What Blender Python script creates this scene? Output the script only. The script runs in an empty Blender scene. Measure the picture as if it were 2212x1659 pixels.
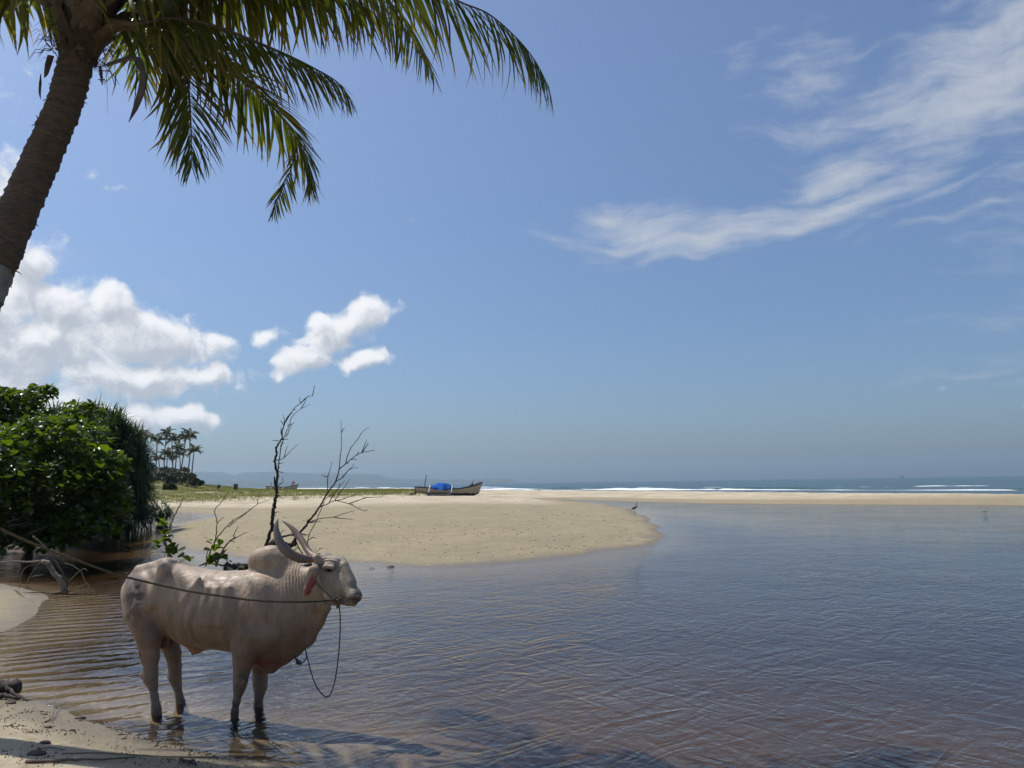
import bpy, bmesh, math, random
import numpy as np
from mathutils import Vector, Matrix, noise as mnoise

random.seed(7)
RNG = np.random.default_rng(7)
sc = bpy.context.scene
col = sc.collection
PI = math.pi

# ------------------------------------------------------------------ camera
CAM_Z, PITCH, ROLL = 1.80, math.radians(7.33), math.radians(0.85)
FPX, CX, CY = 1661.7, 1106.0, 829.5            # focal length and centre for a 2212 px wide survey picture
_f = np.array([0, math.cos(PITCH), math.sin(PITCH)])
_u0 = np.array([0, -math.sin(PITCH), math.cos(PITCH)])
_r0 = np.array([1.0, 0, 0])
_r = _r0 * math.cos(ROLL) - _u0 * math.sin(ROLL)
_u = _u0 * math.cos(ROLL) + _r0 * math.sin(ROLL)
CAMP = np.array([0, 0, CAM_Z])
cam_d = bpy.data.cameras.new('camera')
cam = bpy.data.objects.new('camera', cam_d)
col.objects.link(cam)
cam_d.sensor_width = 36
cam_d.lens = 36 * FPX / 2212
cam_d.clip_start = 0.05
cam_d.clip_end = 60000
cam.matrix_world = Matrix(((_r[0], _u[0], -_f[0], 0), (_r[1], _u[1], -_f[1], 0), (_r[2], _u[2], -_f[2], CAM_Z), (0, 0, 0, 1)))
sc.camera = cam

def ray(px, py):
    d = _f + _r * ((px - CX) / FPX) - _u * ((py - CY) / FPX)
    return d / np.linalg.norm(d)
def G(px, py, z=0.0):
    d = ray(px, py)
    return CAMP + d * ((z - CAM_Z) / d[2])
def P(px, py, Y):
    d = ray(px, py)
    return CAMP + d * (Y / d[1])
def proj(p):
    q = np.asarray(p, float) - CAMP
    zc = q @ _f
    return CX + FPX * (q @ _r) / zc, CY - FPX * (q @ _u) / zc, zc

# ------------------------------------------------------------------ light
SUN_AZ = math.radians(-66)      # from straight ahead (+Y), negative = to the left
SUN_EL = math.radians(58)
sd = Vector((math.sin(SUN_AZ) * math.cos(SUN_EL), math.cos(SUN_AZ) * math.cos(SUN_EL), math.sin(SUN_EL)))
sun_d = bpy.data.lights.new('sun', 'SUN')
sun_d.energy = 5.0
sun_d.angle = math.radians(0.53)
sun_d.color = (1.0, 0.95, 0.87)
sun = bpy.data.objects.new('sun', sun_d)
sun.rotation_euler = sd.to_track_quat('Z', 'Y').to_euler()
col.objects.link(sun)
SKY_STRENGTH = 0.118
sc.view_settings.view_transform = 'Standard'
sc.view_settings.look = 'None'
sc.view_settings.gamma = 1
sc.view_settings.exposure = -0.25
sc.view_settings.use_curve_mapping = False
sc.render.engine = 'CYCLES'
sc.cycles.use_denoising = True
sc.cycles.max_bounces = 8
sc.cycles.diffuse_bounces = 3
sc.cycles.glossy_bounces = 3
sc.cycles.transmission_bounces = 4
sc.cycles.transparent_max_bounces = 16
sc.cycles.volume_bounces = 0
sc.cycles.caustics_reflective = False
sc.cycles.caustics_refractive = False
sc.cycles.sample_clamp_indirect = 6

# ------------------------------------------------------------------ node helpers
class NT:
    def __init__(s, tree):
        s.t = tree
    def n(s, typ, **kw):
        nd = s.t.nodes.new(typ)
        for k, v in kw.items():
            if k.startswith('i_'):
                key = k[2:]
                key = int(key) if key.isdigit() else key.replace('_', ' ')
                inp = nd.inputs[key]
                if hasattr(v, 'is_output') or isinstance(v, bpy.types.NodeSocket):
                    s.t.links.new(v, inp)
                else:
                    inp.default_value = v
            else:
                setattr(nd, k, v)
        return nd
    def m(s, op, a, b=None, c=None, clamp=False):
        nd = s.t.nodes.new('ShaderNodeMath'); nd.operation = op; nd.use_clamp = clamp
        for i, v in enumerate((a, b, c)):
            if v is None: continue
            if isinstance(v, bpy.types.NodeSocket): s.t.links.new(v, nd.inputs[i])
            else: nd.inputs[i].default_value = v
        return nd.outputs[0]
    def l(s, a, b):
        s.t.links.new(a, b)
    def noise(s, vec, scale, detail=4, rough=.55, dist=0.0, dim='3D'):
        nd = s.n('ShaderNodeTexNoise', noise_dimensions=dim, i_Scale=scale, i_Detail=detail, i_Roughness=rough, i_Distortion=dist)
        if vec is not None: s.l(vec, nd.inputs['Vector'])
        return nd.outputs['Fac']
    def ramp(s, fac, stops, interp='LINEAR'):
        nd = s.t.nodes.new('ShaderNodeValToRGB'); cr = nd.color_ramp; cr.interpolation = interp
        while len(cr.elements) < len(stops): cr.elements.new(.5)
        for e, (p, c) in zip(cr.elements, stops):
            e.position = p
            e.color = (c, c, c, 1) if isinstance(c, (int, float)) else (*c, 1)
        s.l(fac, nd.inputs[0])
        return nd.outputs[0]
    def mix(s, fac, a, b, blend='MIX'):
        nd = s.t.nodes.new('ShaderNodeMix'); nd.data_type = 'RGBA'; nd.blend_type = blend
        for i, v in ((0, fac), (6, a), (7, b)):
            if isinstance(v, bpy.types.NodeSocket): s.l(v, nd.inputs[i])
            elif i == 0: nd.inputs[i].default_value = v
            else: nd.inputs[i].default_value = (*v, 1) if len(v) == 3 else v
        return nd.outputs[2]
    def mapping(s, vec, loc=(0, 0, 0), rot=(0, 0, 0), scale=(1, 1, 1), typ='POINT'):
        nd = s.n('ShaderNodeMapping', vector_type=typ)
        nd.inputs['Location'].default_value = loc; nd.inputs['Rotation'].default_value = rot; nd.inputs['Scale'].default_value = scale
        s.l(vec, nd.inputs['Vector'])
        return nd.outputs[0]

def new_mat(name):
    m = bpy.data.materials.new(name); m.use_nodes = True
    for n in list(m.node_tree.nodes): m.node_tree.nodes.remove(n)
    t = NT(m.node_tree)
    out = t.n('ShaderNodeOutputMaterial')
    return m, t, out

# ------------------------------------------------------------------ sky with clouds (world)
world = bpy.data.worlds.new('World'); sc.world = world; world.use_nodes = True
wt = NT(world.node_tree)
for n in list(world.node_tree.nodes): world.node_tree.nodes.remove(n)
wout = wt.n('ShaderNodeOutputWorld')
sky = wt.n('ShaderNodeTexSky', sky_type='NISHITA', sun_disc=False, sun_elevation=SUN_EL, sun_rotation=SUN_AZ,
           air_density=1.0, dust_density=1.7, ozone_density=1.3, altitude=0)
tc = wt.n('ShaderNodeTexCoord')
sep = wt.n('ShaderNodeSeparateXYZ', i_Vector=tc.outputs['Generated'])
az = wt.m('ARCTAN2', sep.outputs[0], sep.outputs[1])
el = wt.m('ARCSINE', sep.outputs[2])
uv = wt.n('ShaderNodeCombineXYZ', i_X=az, i_Y=el, i_Z=0.0).outputs[0]

def azel(px, py):
    d = ray(px, py)
    return math.atan2(d[0], d[1]), math.asin(d[2])
def ellipses(t, vec, items):
    out = None
    for (px, py, a, b, rot, wgt) in items:
        c = azel(px, py)
        mp = t.mapping(vec, loc=(c[0], c[1], 0), rot=(0, 0, math.radians(rot)), scale=(a / FPX, b / FPX, 1), typ='TEXTURE')
        ln = t.n('ShaderNodeVectorMath', operation='LENGTH', i_0=mp).outputs['Value']
        v = t.m('MULTIPLY', t.m('SUBTRACT', 1.0, ln), wgt)
        out = v if out is None else t.m('MAXIMUM', out, v)
    return out
CUM = [  # px, py, half-length, half-height, rotation, weight (survey px)
    (40, 570, 75, 70, 0, 1), (-60, 650, 150, 110, 0, 1.1), (130, 660, 150, 75, -8, 1.1), (240, 660, 95, 50, 0, 1), (60, 740, 240, 95, -4, 1.2),
    (330, 735, 190, 62, -8, 1.1), (240, 810, 230, 52, -4, 1.0), (430, 820, 95, 38, -6, 1.0), (-80, 830, 220, 70, 0, 1),
    (740, 712, 120, 50, 26, 1.2), (655, 775, 75, 32, 25, 1.0), (590, 728, 60, 26, 20, .8), (690, 700, 60, 26, 10, .6), (775, 775, 85, 34, 5, .95),
    (300, 905, 150, 36, 0, .95), (400, 895, 80, 24, 0, .85), (150, 900, 200, 50, 0, .8), (0, 900, 260, 80, 0, .9), (20, 370, 60, 110, 10, .3),
    (-500, 760, 420, 130, 0, 1), (3200, 800, 500, 90, 0, .8), (3900, 700, 500, 110, 0, .9), (225, 410, 28, 20, 0, .12),
    (855, 423, 12, 20, 0, .2), (830, 480, 30, 16, 25, .16),
]
CIR = [
    (1390, 490, 190, 62, 4, 1.05), (1580, 495, 280, 52, 5, 1.05), (1800, 452, 270, 42, 12, 1.05), (1820, 372, 160, 44, 10, 1.05), (1290, 462, 90, 24, -4, .8), (2050, 395, 220, 14, 18, .5), (2150, 430, 160, 16, 12, .4),
    (2080, 190, 300, 120, 12, .95), (2250, 60, 320, 150, 20, .9), (1840, 265, 210, 60, 0, .55), (1760, 160, 150, 80, -15, .4), (2080, 815, 170, 10, 5, .45), (2900, 250, 500, 220, 0, .9), (4200, 100, 900, 200, 10, .7), (-1800, 0, 900, 160, -8, .7), (1190, 515, 60, 22, 0, .4),
]
gcum = bpy.data.node_groups.new('cumulus_density', 'ShaderNodeTree')
gcum.interface.new_socket('V', in_out='INPUT', socket_type='NodeSocketVector')
gcum.interface.new_socket('D', in_out='OUTPUT', socket_type='NodeSocketFloat')
gt = NT(gcum)
gi = gt.n('NodeGroupInput'); go = gt.n('NodeGroupOutput')
v0 = gi.outputs[0]
w1 = gt.n('ShaderNodeTexNoise', noise_dimensions='2D', i_Scale=11.0, i_Detail=3.0, i_Roughness=.5); gt.l(v0, w1.inputs['Vector'])
wv = gt.n('ShaderNodeVectorMath', operation='SUBTRACT', i_0=w1.outputs['Color'], i_1=(.5, .5, .5)).outputs[0]
wv = gt.n('ShaderNodeVectorMath', operation='MULTIPLY_ADD', i_0=wv, i_1=(.06, .05, 0), i_2=v0).outputs[0]
msk = ellipses(gt, wv, CUM)
n1 = gt.noise(wv, 17.0, 10, .66, dim='2D')
vor = gt.n('ShaderNodeTexVoronoi', voronoi_dimensions='2D', feature='SMOOTH_F1', i_Scale=26.0, i_Smoothness=.4); gt.l(wv, vor.inputs['Vector'])
vor2 = gt.n('ShaderNodeTexVoronoi', voronoi_dimensions='2D', feature='SMOOTH_F1', i_Scale=60.0, i_Smoothness=.4); gt.l(wv, vor2.inputs['Vector'])
puff = gt.m('ADD', gt.m('MULTIPLY', gt.m('SUBTRACT', .45, vor.outputs['Distance']), .42), gt.m('MULTIPLY', gt.m('SUBTRACT', .45, vor2.outputs['Distance']), .22))
dd = gt.m('ADD', gt.m('ADD', gt.m('MAXIMUM', msk, -.6), puff), gt.m('MULTIPLY', gt.m('SUBTRACT', n1, .5), 1.4))
gt.l(dd, go.inputs[0])
def cumd(vec):
    g = wt.n('ShaderNodeGroup'); g.node_tree = gcum; wt.l(vec, g.inputs[0]); return g.outputs[0]
d0 = cumd(uv)
d1 = cumd(wt.n('ShaderNodeVectorMath', operation='ADD', i_0=uv, i_1=(-.008, .013, 0)).outputs[0])
calpha = wt.n('ShaderNodeMapRange', interpolation_type='SMOOTHSTEP', i_Value=d0, i_1=.04, i_2=.60, i_3=0.0, i_4=1.0).outputs[0]
clit = wt.n('ShaderNodeMapRange', interpolation_type='SMOOTHSTEP', i_Value=wt.m('SUBTRACT', wt.m('MULTIPLY', d0, .55), wt.m('SUBTRACT', d1, .12)), i_1=-.55, i_2=.35, i_3=0.0, i_4=1.0).outputs[0]
# cirrus
wn = wt.n('ShaderNodeTexNoise', noise_dimensions='2D', i_Scale=6.0, i_Detail=3.0); wt.l(uv, wn.inputs['Vector'])
wu = wt.n('ShaderNodeVectorMath', operation='SUBTRACT', i_0=wn.outputs['Color'], i_1=(.5, .5, .5)).outputs[0]
wu = wt.n('ShaderNodeVectorMath', operation='MULTIPLY_ADD', i_0=wu, i_1=(.07, .06, 0), i_2=uv).outputs[0]
cm = ellipses(wt, wu, CIR)
st = wt.mapping(wu, rot=(0, 0, math.radians(-14)), scale=(6, 30, 1))
cn = wt.noise(st, 1.6, 9, .6, dist=.0, dim='2D')
cn2 = wt.noise(wu, 24.0, 6, .6, dim='2D')
cd = wt.m('ADD', wt.m('ADD', wt.m('MAXIMUM', cm, -.6), wt.m('MULTIPLY', wt.m('SUBTRACT', cn, .5), 1.4)), wt.m('MULTIPLY', wt.m('SUBTRACT', cn2, .5), .5))
ciralpha = wt.n('ShaderNodeMapRange', interpolation_type='SMOOTHSTEP', i_Value=cd, i_1=-.12, i_2=1.15, i_3=0.0, i_4=.82).outputs[0]

hsv = wt.n('ShaderNodeHueSaturation', i_Saturation=0.96, i_Value=1.0, i_Color=sky.outputs[0])
elf = wt.n('ShaderNodeMapRange', interpolation_type='SMOOTHSTEP', i_Value=el, i_1=-.02, i_2=.60, i_3=0.0, i_4=1.0).outputs[0]
skycol = wt.mix(1.0, hsv.outputs[0], wt.mix(elf, (.68, .84, 1.05), (.97, 1.09, 1.28)), 'MULTIPLY')
K = 0.66 / SKY_STRENGTH
c1 = wt.mix(ciralpha, skycol, (K * 1.0, K * 1.07, K * 1.18))
ccol = wt.mix(clit, (K * .90, K * .97, K * 1.10), (K * 1.72, K * 1.74, K * 1.78))
c2 = wt.mix(calpha, c1, ccol)
bg = wt.n('ShaderNodeBackground', i_Strength=SKY_STRENGTH)
wt.l(c2, bg.inputs['Color'])
wt.l(bg.outputs[0], wout.inputs['Surface'])
world.cycles.sampling_method = 'MANUAL'
world.cycles.sample_map_resolution = 1024

# ------------------------------------------------------------------ object helpers
def tag(o, label=None, cat=None, group=None, kind=None):
    if label: o['label'] = label
    if cat: o['category'] = cat
    if group: o['group'] = group
    if kind: o['kind'] = kind
    return o
def mesh_obj(name, verts, faces, mat, parent=None, smooth=True, attrs=None, base=None):
    me = bpy.data.meshes.new(name)
    verts = np.asarray(verts, dtype=np.float64)
    if base is not None: verts = verts - np.asarray(base)
    me.from_pydata(verts.tolist() if len(verts) < 200000 else verts, [], faces if isinstance(faces, list) else faces.tolist())
    if smooth: me.polygons.foreach_set('use_smooth', np.ones(len(me.polygons), dtype=bool))
    if attrs:
        for k, v in attrs.items():
            v = np.asarray(v, dtype=np.float32)
            if v.ndim == 1:
                a = me.attributes.new(k, 'FLOAT', 'POINT'); a.data.foreach_set('value', v)
            else:
                a = me.attributes.new(k, 'FLOAT_COLOR', 'POINT'); a.data.foreach_set('color', np.c_[v, np.ones(len(v))].astype(np.float32).ravel())
    me.materials.append(mat)
    me.update()
    o = bpy.data.objects.new(name, me); col.objects.link(o)
    if parent is not None: o.parent = parent
    if base is not None and parent is None: o.location = Vector(base)
    return o
def empty(name, loc, label, cat, group=None):
    o = bpy.data.objects.new(name, None); o.empty_display_size = .2
    o.location = Vector(loc); col.objects.link(o)
    return tag(o, label, cat, group)

class MB:
    """collects geometry; build() links ONE mesh"""
    def __init__(s): s.v = []; s.f = []; s.a = []; s.n = 0
    def add(s, v, f, a=None):
        v = np.asarray(v, float).reshape(-1, 3)
        s.v.append(v); s.f += [tuple(int(i) + s.n for i in q) for q in f]; s.n += len(v)
        s.a.append(np.full(len(v), 0.0) if a is None else (np.full(len(v), float(a)) if np.isscalar(a) else np.asarray(a)))
    def box(s, lo, hi, M=None, a=None):
        x0, y0, z0 = lo; x1, y1, z1 = hi
        v = np.array([(x, y, z) for z in (z0, z1) for y in (y0, y1) for x in (x0, x1)], float)
        if M is not None: v = (np.c_[v, np.ones(8)] @ np.array(M).T)[:, :3]
        s.add(v, [(0, 2, 3, 1), (4, 5, 7, 6), (0, 1, 5, 4), (2, 6, 7, 3), (0, 4, 6, 2), (1, 3, 7, 5)], a)
    def tube(s, pts, rad, sides=8, cap=True, a=None, jitter=0.0):
        pts = np.asarray(pts, float); n = len(pts)
        rad = np.broadcast_to(np.asarray(rad, float), (n,))
        T = np.gradient(pts, axis=0); T /= np.linalg.norm(T, axis=1)[:, None] + 1e-12
        up = np.array([0, 0, 1.0]) if abs(T[0][2]) < .9 else np.array([1.0, 0, 0])
        N = np.cross(T[0], up); N /= np.linalg.norm(N)
        ring = []; ang = np.arange(sides) * 2 * PI / sides
        for i in range(n):
            N = N - T[i] * (N @ T[i]); N /= np.linalg.norm(N) + 1e-12
            B = np.cross(T[i], N)
            rr = rad[i] * (1 + (RNG.random(sides) - .5) * jitter)
            ring.append(pts[i] + (np.cos(ang) * rr)[:, None] * N + (np.sin(ang) * rr)[:, None] * B)
        v = np.concatenate(ring)
        f = [(i * sides + j, i * sides + (j + 1) % sides, (i + 1) * sides + (j + 1) % sides, (i + 1) * sides + j) for i in range(n - 1) for j in range(sides)]
        if cap:
            f.append(tuple(range(sides - 1, -1, -1))); f.append(tuple((n - 1) * sides + j for j in range(sides)))
        if a is not None and not np.isscalar(a): a = np.repeat(np.asarray(a), sides)
        s.add(v, f, a)
    def build(s, name, mat, parent=None, smooth=True, base=None, attr='tone'):
        v = np.concatenate(s.v)
        return mesh_obj(name, v, s.f, mat, parent, smooth, {attr: np.concatenate(s.a)}, base)

def catmull(pts, per=6):
    pts = [np.asarray(p, float) for p in pts]
    if len(pts) < 3: return np.array([pts[0] + (pts[-1] - pts[0]) * t for t in np.linspace(0, 1, per + 1)])
    q = [2 * pts[0] - pts[1]] + pts + [2 * pts[-1] - pts[-2]]
    out = []
    for i in range(1, len(q) - 2):
        p0, p1, p2, p3 = q[i - 1:i + 3]
        for k in range(per):
            t = k / per
            out.append(.5 * ((2 * p1) + (-p0 + p2) * t + (2 * p0 - 5 * p1 + 4 * p2 - p3) * t * t + (-p0 + 3 * p1 - 3 * p2 + p3) * t ** 3))
    out.append(pts[-1])
    return np.array(out)
def unit(v):
    v = np.asarray(v, float); return v / (np.linalg.norm(v) + 1e-12)
def smooth01(x): x = np.clip(x, 0, 1); return x * x * (3 - 2 * x)

def vnoise(x, y, seed=0):
    """cheap vectorised value noise"""
    xi = np.floor(x).astype(np.int64); yi = np.floor(y).astype(np.int64)
    fx = x - xi; fy = y - yi; fx = fx * fx * (3 - 2 * fx); fy = fy * fy * (3 - 2 * fy)
    def h(a, b):
        n = (a * 374761393 + b * 668265263 + seed * 974634777) & 0xffffffff
        n = ((n ^ (n >> 13)) * 1274126177) & 0xffffffff
        return ((n ^ (n >> 16)) & 0xffff) / 65535.0
    return (h(xi, yi) * (1 - fx) + h(xi + 1, yi) * fx) * (1 - fy) + (h(xi, yi + 1) * (1 - fx) + h(xi + 1, yi + 1) * fx) * fy
def fbm(x, y, oct=4, seed=0):
    s = 0; a = .5; t = 0
    for i in range(oct):
        s = s + a * vnoise(x * 2 ** i, y * 2 ** i, seed + i); t += a; a *= .5
    return s / t

# ------------------------------------------------------------------ materials
def simple_mat(name, c, rough=.7, var=.25, scale=6.0, bump=.0, bscale=None, metal=0, spec=.5, c2=None, coords='Object', detail=5):
    m, t, out = new_mat(name)
    tcn = t.n('ShaderNodeTexCoord').outputs[coords]
    nz = t.noise(tcn, scale, detail, .6)
    a = tuple(x * (1 - var) for x in c); b = c2 if c2 else tuple(min(1, x * (1 + var)) for x in c)
    cc = t.ramp(nz, [(.3, a), (.7, b)])
    bs = t.n('ShaderNodeBsdfPrincipled', i_Roughness=rough, i_Metallic=metal)
    bs.inputs['Specular IOR Level'].default_value = spec
    t.l(cc, bs.inputs['Base Color'])
    if bump:
        bn = t.n('ShaderNodeBump', i_Strength=1.0, i_Distance=bump, i_Height=t.noise(tcn, bscale or scale * 4, 6, .65))
        t.l(bn.outputs[0], bs.inputs['Normal'])
    t.l(bs.outputs[0], out.inputs[0])
    return m
def leaf_mat(name, c1, c2, trans, rough=.4, tipc=None, tw=.45, scale=3.0):
    """c1..c2 by noise and per-piece tone, translucent"""
    m, t, out = new_mat(name)
    tcn = t.n('ShaderNodeTexCoord').outputs['Object']
    geo = t.n('ShaderNodeNewGeometry')
    at = t.n('ShaderNodeAttribute', attribute_name='tone').outputs['Fac']
    rnd = t.n('ShaderNodeObjectInfo').outputs['Random']
    nz = t.noise(geo.outputs['Position'], scale, 3, .6)
    k = t.m('ADD', t.m('MULTIPLY', nz, .9), t.m('MULTIPLY', rnd, .3), clamp=True)
    cc = t.ramp(k, [(.3, c1), (.85, c2)])
    if tipc: cc = t.mix(t.m('MULTIPLY', t.m('POWER', at, 3.0), .85, clamp=True), cc, tipc)
    bs = t.n('ShaderNodeBsdfPrincipled', i_Roughness=rough)
    bs.inputs['Specular IOR Level'].default_value = .45
    t.l(cc, bs.inputs['Base Color'])
    tr = t.n('ShaderNodeBsdfTranslucent')
    t.l(t.mix(1.0, cc, trans, 'MULTIPLY'), tr.inputs['Color'])
    mx = t.n('ShaderNodeMixShader', i_0=tw); t.l(bs.outputs[0], mx.inputs[1]); t.l(tr.outputs[0], mx.inputs[2])
    t.l(mx.outputs[0], out.inputs[0])
    return m
M_wood_dark = simple_mat('dead_wood_dark', (.045, .034, .026), .85, .4, 9, .006)
M_wood_pale = simple_mat('driftwood_pale', (.20, .165, .125), .85, .35, 14, .006)
M_wood_brown = simple_mat('driftwood_brown', (.11, .08, .055), .85, .4, 10, .006)
# ------------------------------------------------------------------ the ground: one sheet from the camera's feet to the horizon
def g2(px, py): p = G(px, py); return (p[0], p[1])
SHORE = [(20, -20), (42, -12), (46, 12), (41, 34)] + [g2(*q) for q in (
    (2400, 1095), (2212, 1093), (2000, 1092), (1700, 1090), (1500, 1088), (1350, 1083.5), (1250, 1080.5), (1212, 1080),
    (1262, 1085), (1320, 1091), (1358, 1099), (1392, 1116), (1420, 1137), (1438, 1158), (1436, 1168), (1412, 1177), (1370, 1182), (1290, 1194), (1200, 1206), (1100, 1216), (1000, 1222), (930, 1223.5),
    (860, 1222), (780, 1218), (700, 1214), (620, 1210), (540, 1206), (470, 1201), (410, 1190), (378, 1176), (362, 1160), (362, 1147), (378, 1135), (415, 1126), (456, 1119), (470, 1114),
    (440, 1110), (400, 1108), (360, 1107), (300, 1105))] + [(-30, 58), (-44, 64), (-50, 60), (-36, 52)] + [g2(*q) for q in (
    (285, 1118), (300, 1128), (300, 1140), (250, 1150), (200, 1166), (150, 1176), (110, 1184), (60, 1192), (0, 1197), (-160, 1196),
    (-200, 1262), (-60, 1258), (0, 1262), (60, 1272), (100, 1284), (108, 1294), (95, 1310), (50, 1342), (0, 1365), (-120, 1400),
    (-160, 1470), (-60, 1495), (0, 1503), (60, 1513), (150, 1534), (250, 1566), (330, 1596), (420, 1626), (520, 1640), (600, 1652), (660, 1690), (720, 1760))] + [
    (-.45, 3.5), (.6, 2.9), (2.2, 2.2), (4.5, 1.2), (8, -2), (13, -9)]
COAST = [(160, -140), (130, -80), (88, 0), (66, 38), (46, 64), (18, 122), (0, 165), (-90, 375), (-240, 690), (-880, 2050), (-3600, 7000), (-3800, 9000), (9000, 9000), (9000, -2000)]
def sdf_poly(X, Y, poly):
    """signed distance, positive outside the polygon (on land)"""
    d = np.full(X.shape, 1e9); ins = np.zeros(X.shape, bool); n = len(poly)
    for i in range(n):
        x0, y0 = poly[i]; x1, y1 = poly[(i + 1) % n]
        ex, ey = x1 - x0, y1 - y0
        t = np.clip(((X - x0) * ex + (Y - y0) * ey) / (ex * ex + ey * ey), 0, 1)
        d = np.minimum(d, np.hypot(X - x0 - t * ex, Y - y0 - t * ey))
        c = (y0 > Y) != (y1 > Y)
        with np.errstate(divide='ignore', invalid='ignore'):
            xi = (x1 - x0) * (Y - y0) / (y1 - y0 + 1e-12) + x0
        ins ^= c & (X < xi)
    return np.where(ins, -d, d)
def bump2(X, Y, cx, cy, rx, ry, rot=0):
    c, s = math.cos(rot), math.sin(rot); u = ((X - cx) * c + (Y - cy) * s) / rx; v = (-(X - cx) * s + (Y - cy) * c) / ry
    return np.exp(-(u * u + v * v))
def height(X, Y):
    X = np.asarray(X, float); Y = np.asarray(Y, float)
    dl = sdf_poly(X, Y, SHORE); ds = sdf_poly(X, Y, COAST)
    near = np.hypot(X, Y)
    # ragged shoreline
    wob = (fbm(X * .9, Y * .9, 3, 5) - .5) * np.clip(near / 30, .12, .8)
    dl = dl + wob
    land = np.minimum(dl, ds)
    k = smooth01((near - 9) / 10)               # steeper little bank far away, gentle shore at the camera
    up_near = .26 * (1 - np.exp(-np.clip(land, 0, None) / 2.6))
    up_far = .50 * (1 - np.exp(-np.clip(land, 0, None) / 6.0))
    up = up_near * (1 - k) + up_far * k
    up += .30 * smooth01((Y - 55) / 70) * smooth01(land / 25)
    down_l = -.62 * (1 - np.exp(-np.clip(-dl, 0, None) / 4.2)) - .25 * smooth01((-dl - 4) / 12)
    down_s = -2.5 * (1 - np.exp(-np.clip(-ds, 0, None) / 40))
    z = np.where(land > 0, up, np.where(dl < ds, down_l, down_s))
    L = smooth01(land / 3)
    z += L * (2.6 * bump2(X, Y, -86, 172, 20, 40, .25) + 3.2 * bump2(X, Y, -125, 120, 38, 50) + .35 * bump2(X, Y, -50, 125, 16, 30, .2) + .5 * bump2(X, Y, -66, 112, 14, 18))
    z += smooth01(land / 1.5) * .08 * bump2(X, Y, -22, 30, 9, 14)
    z += smooth01((near - 500) / 3000) * 0
    # unevenness
    z += (fbm(X * 1.7, Y * 1.7, 4, 11) - .5) * .05 * smooth01(land / .8 + .15) * np.clip(near / 8, .5, 1.6)
    z += (fbm(X * .22, Y * .22, 3, 21) - .5) * .12 * smooth01((land - 1) / 5)
    return z
def hz(x, y): return float(height(np.array([x]), np.array([y]))[0])

def polar_grid(r0, r1, nr, front, nf, nb):
    rs = np.geomspace(r0, r1, nr)
    a = np.concatenate([np.linspace(-front, front, nf, endpoint=False), np.linspace(front, 2 * PI - front, nb, endpoint=False)])
    X = rs[:, None] * np.sin(a)[None]; Y = rs[:, None] * np.cos(a)[None]
    na = len(a); i = np.arange(nr - 1)[:, None] * na; j = np.arange(na)[None]; j2 = (j + 1) % na
    F = np.stack([i + j, i + j2, i + na + j2, i + na + j], -1).reshape(-1, 4)[:, ::-1]
    return X, Y, F, na
X, Y, F, na = polar_grid(.25, 5200, 400, math.radians(44), 560, 90)
Z = height(X, Y)
V = np.stack([X, Y, Z], -1).reshape(-1, 3)
V = np.vstack([V, [[0, 0, hz(0.01, 0.01)]]])
cap = [(len(V) - 1, (j + 1) % na, j) for j in range(na)]
dl = sdf_poly(X, Y, SHORE)
GR = [(-58, 62), (-30, 74), (-14, 88), (-9, 108), (-14, 150), (-40, 215), (-400, 500), (-400, 60)]
gr = smooth01((-sdf_poly(X, Y, GR) + 6 + (fbm(X * .15, Y * .15, 3, 31) - .5) * 14) / 16)
gr = gr * smooth01((fbm(X * .35, Y * .35, 4, 33) - .30 - (1 - gr) * .35) / .22)
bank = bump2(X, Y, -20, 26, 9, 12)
grass_attr = np.append(np.clip(gr, 0, 1).ravel(), 0)
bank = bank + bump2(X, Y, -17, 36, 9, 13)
dry_attr = np.append((smooth01((Y - 36) / 40) * smooth01((Z - .12) / .18) + .62 * smooth01((8.5 - Y) / 2) * smooth01(Z / .05)).ravel(), 0)
dark_bed_attr = np.append(np.clip(1.5 * bump2(X, Y, -5.4, 9.6, 3.4, 3.4), 0, 1).ravel(), 0)  # round patch of bed turned dark olive in the left inlet
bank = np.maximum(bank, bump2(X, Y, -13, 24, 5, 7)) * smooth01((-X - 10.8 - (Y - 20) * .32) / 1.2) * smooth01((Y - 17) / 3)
dirt_shade = np.append((smooth01(bank * 2.2)).ravel(), 0)  # dark earth, with shade under the bank bushes painted into it

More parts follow.
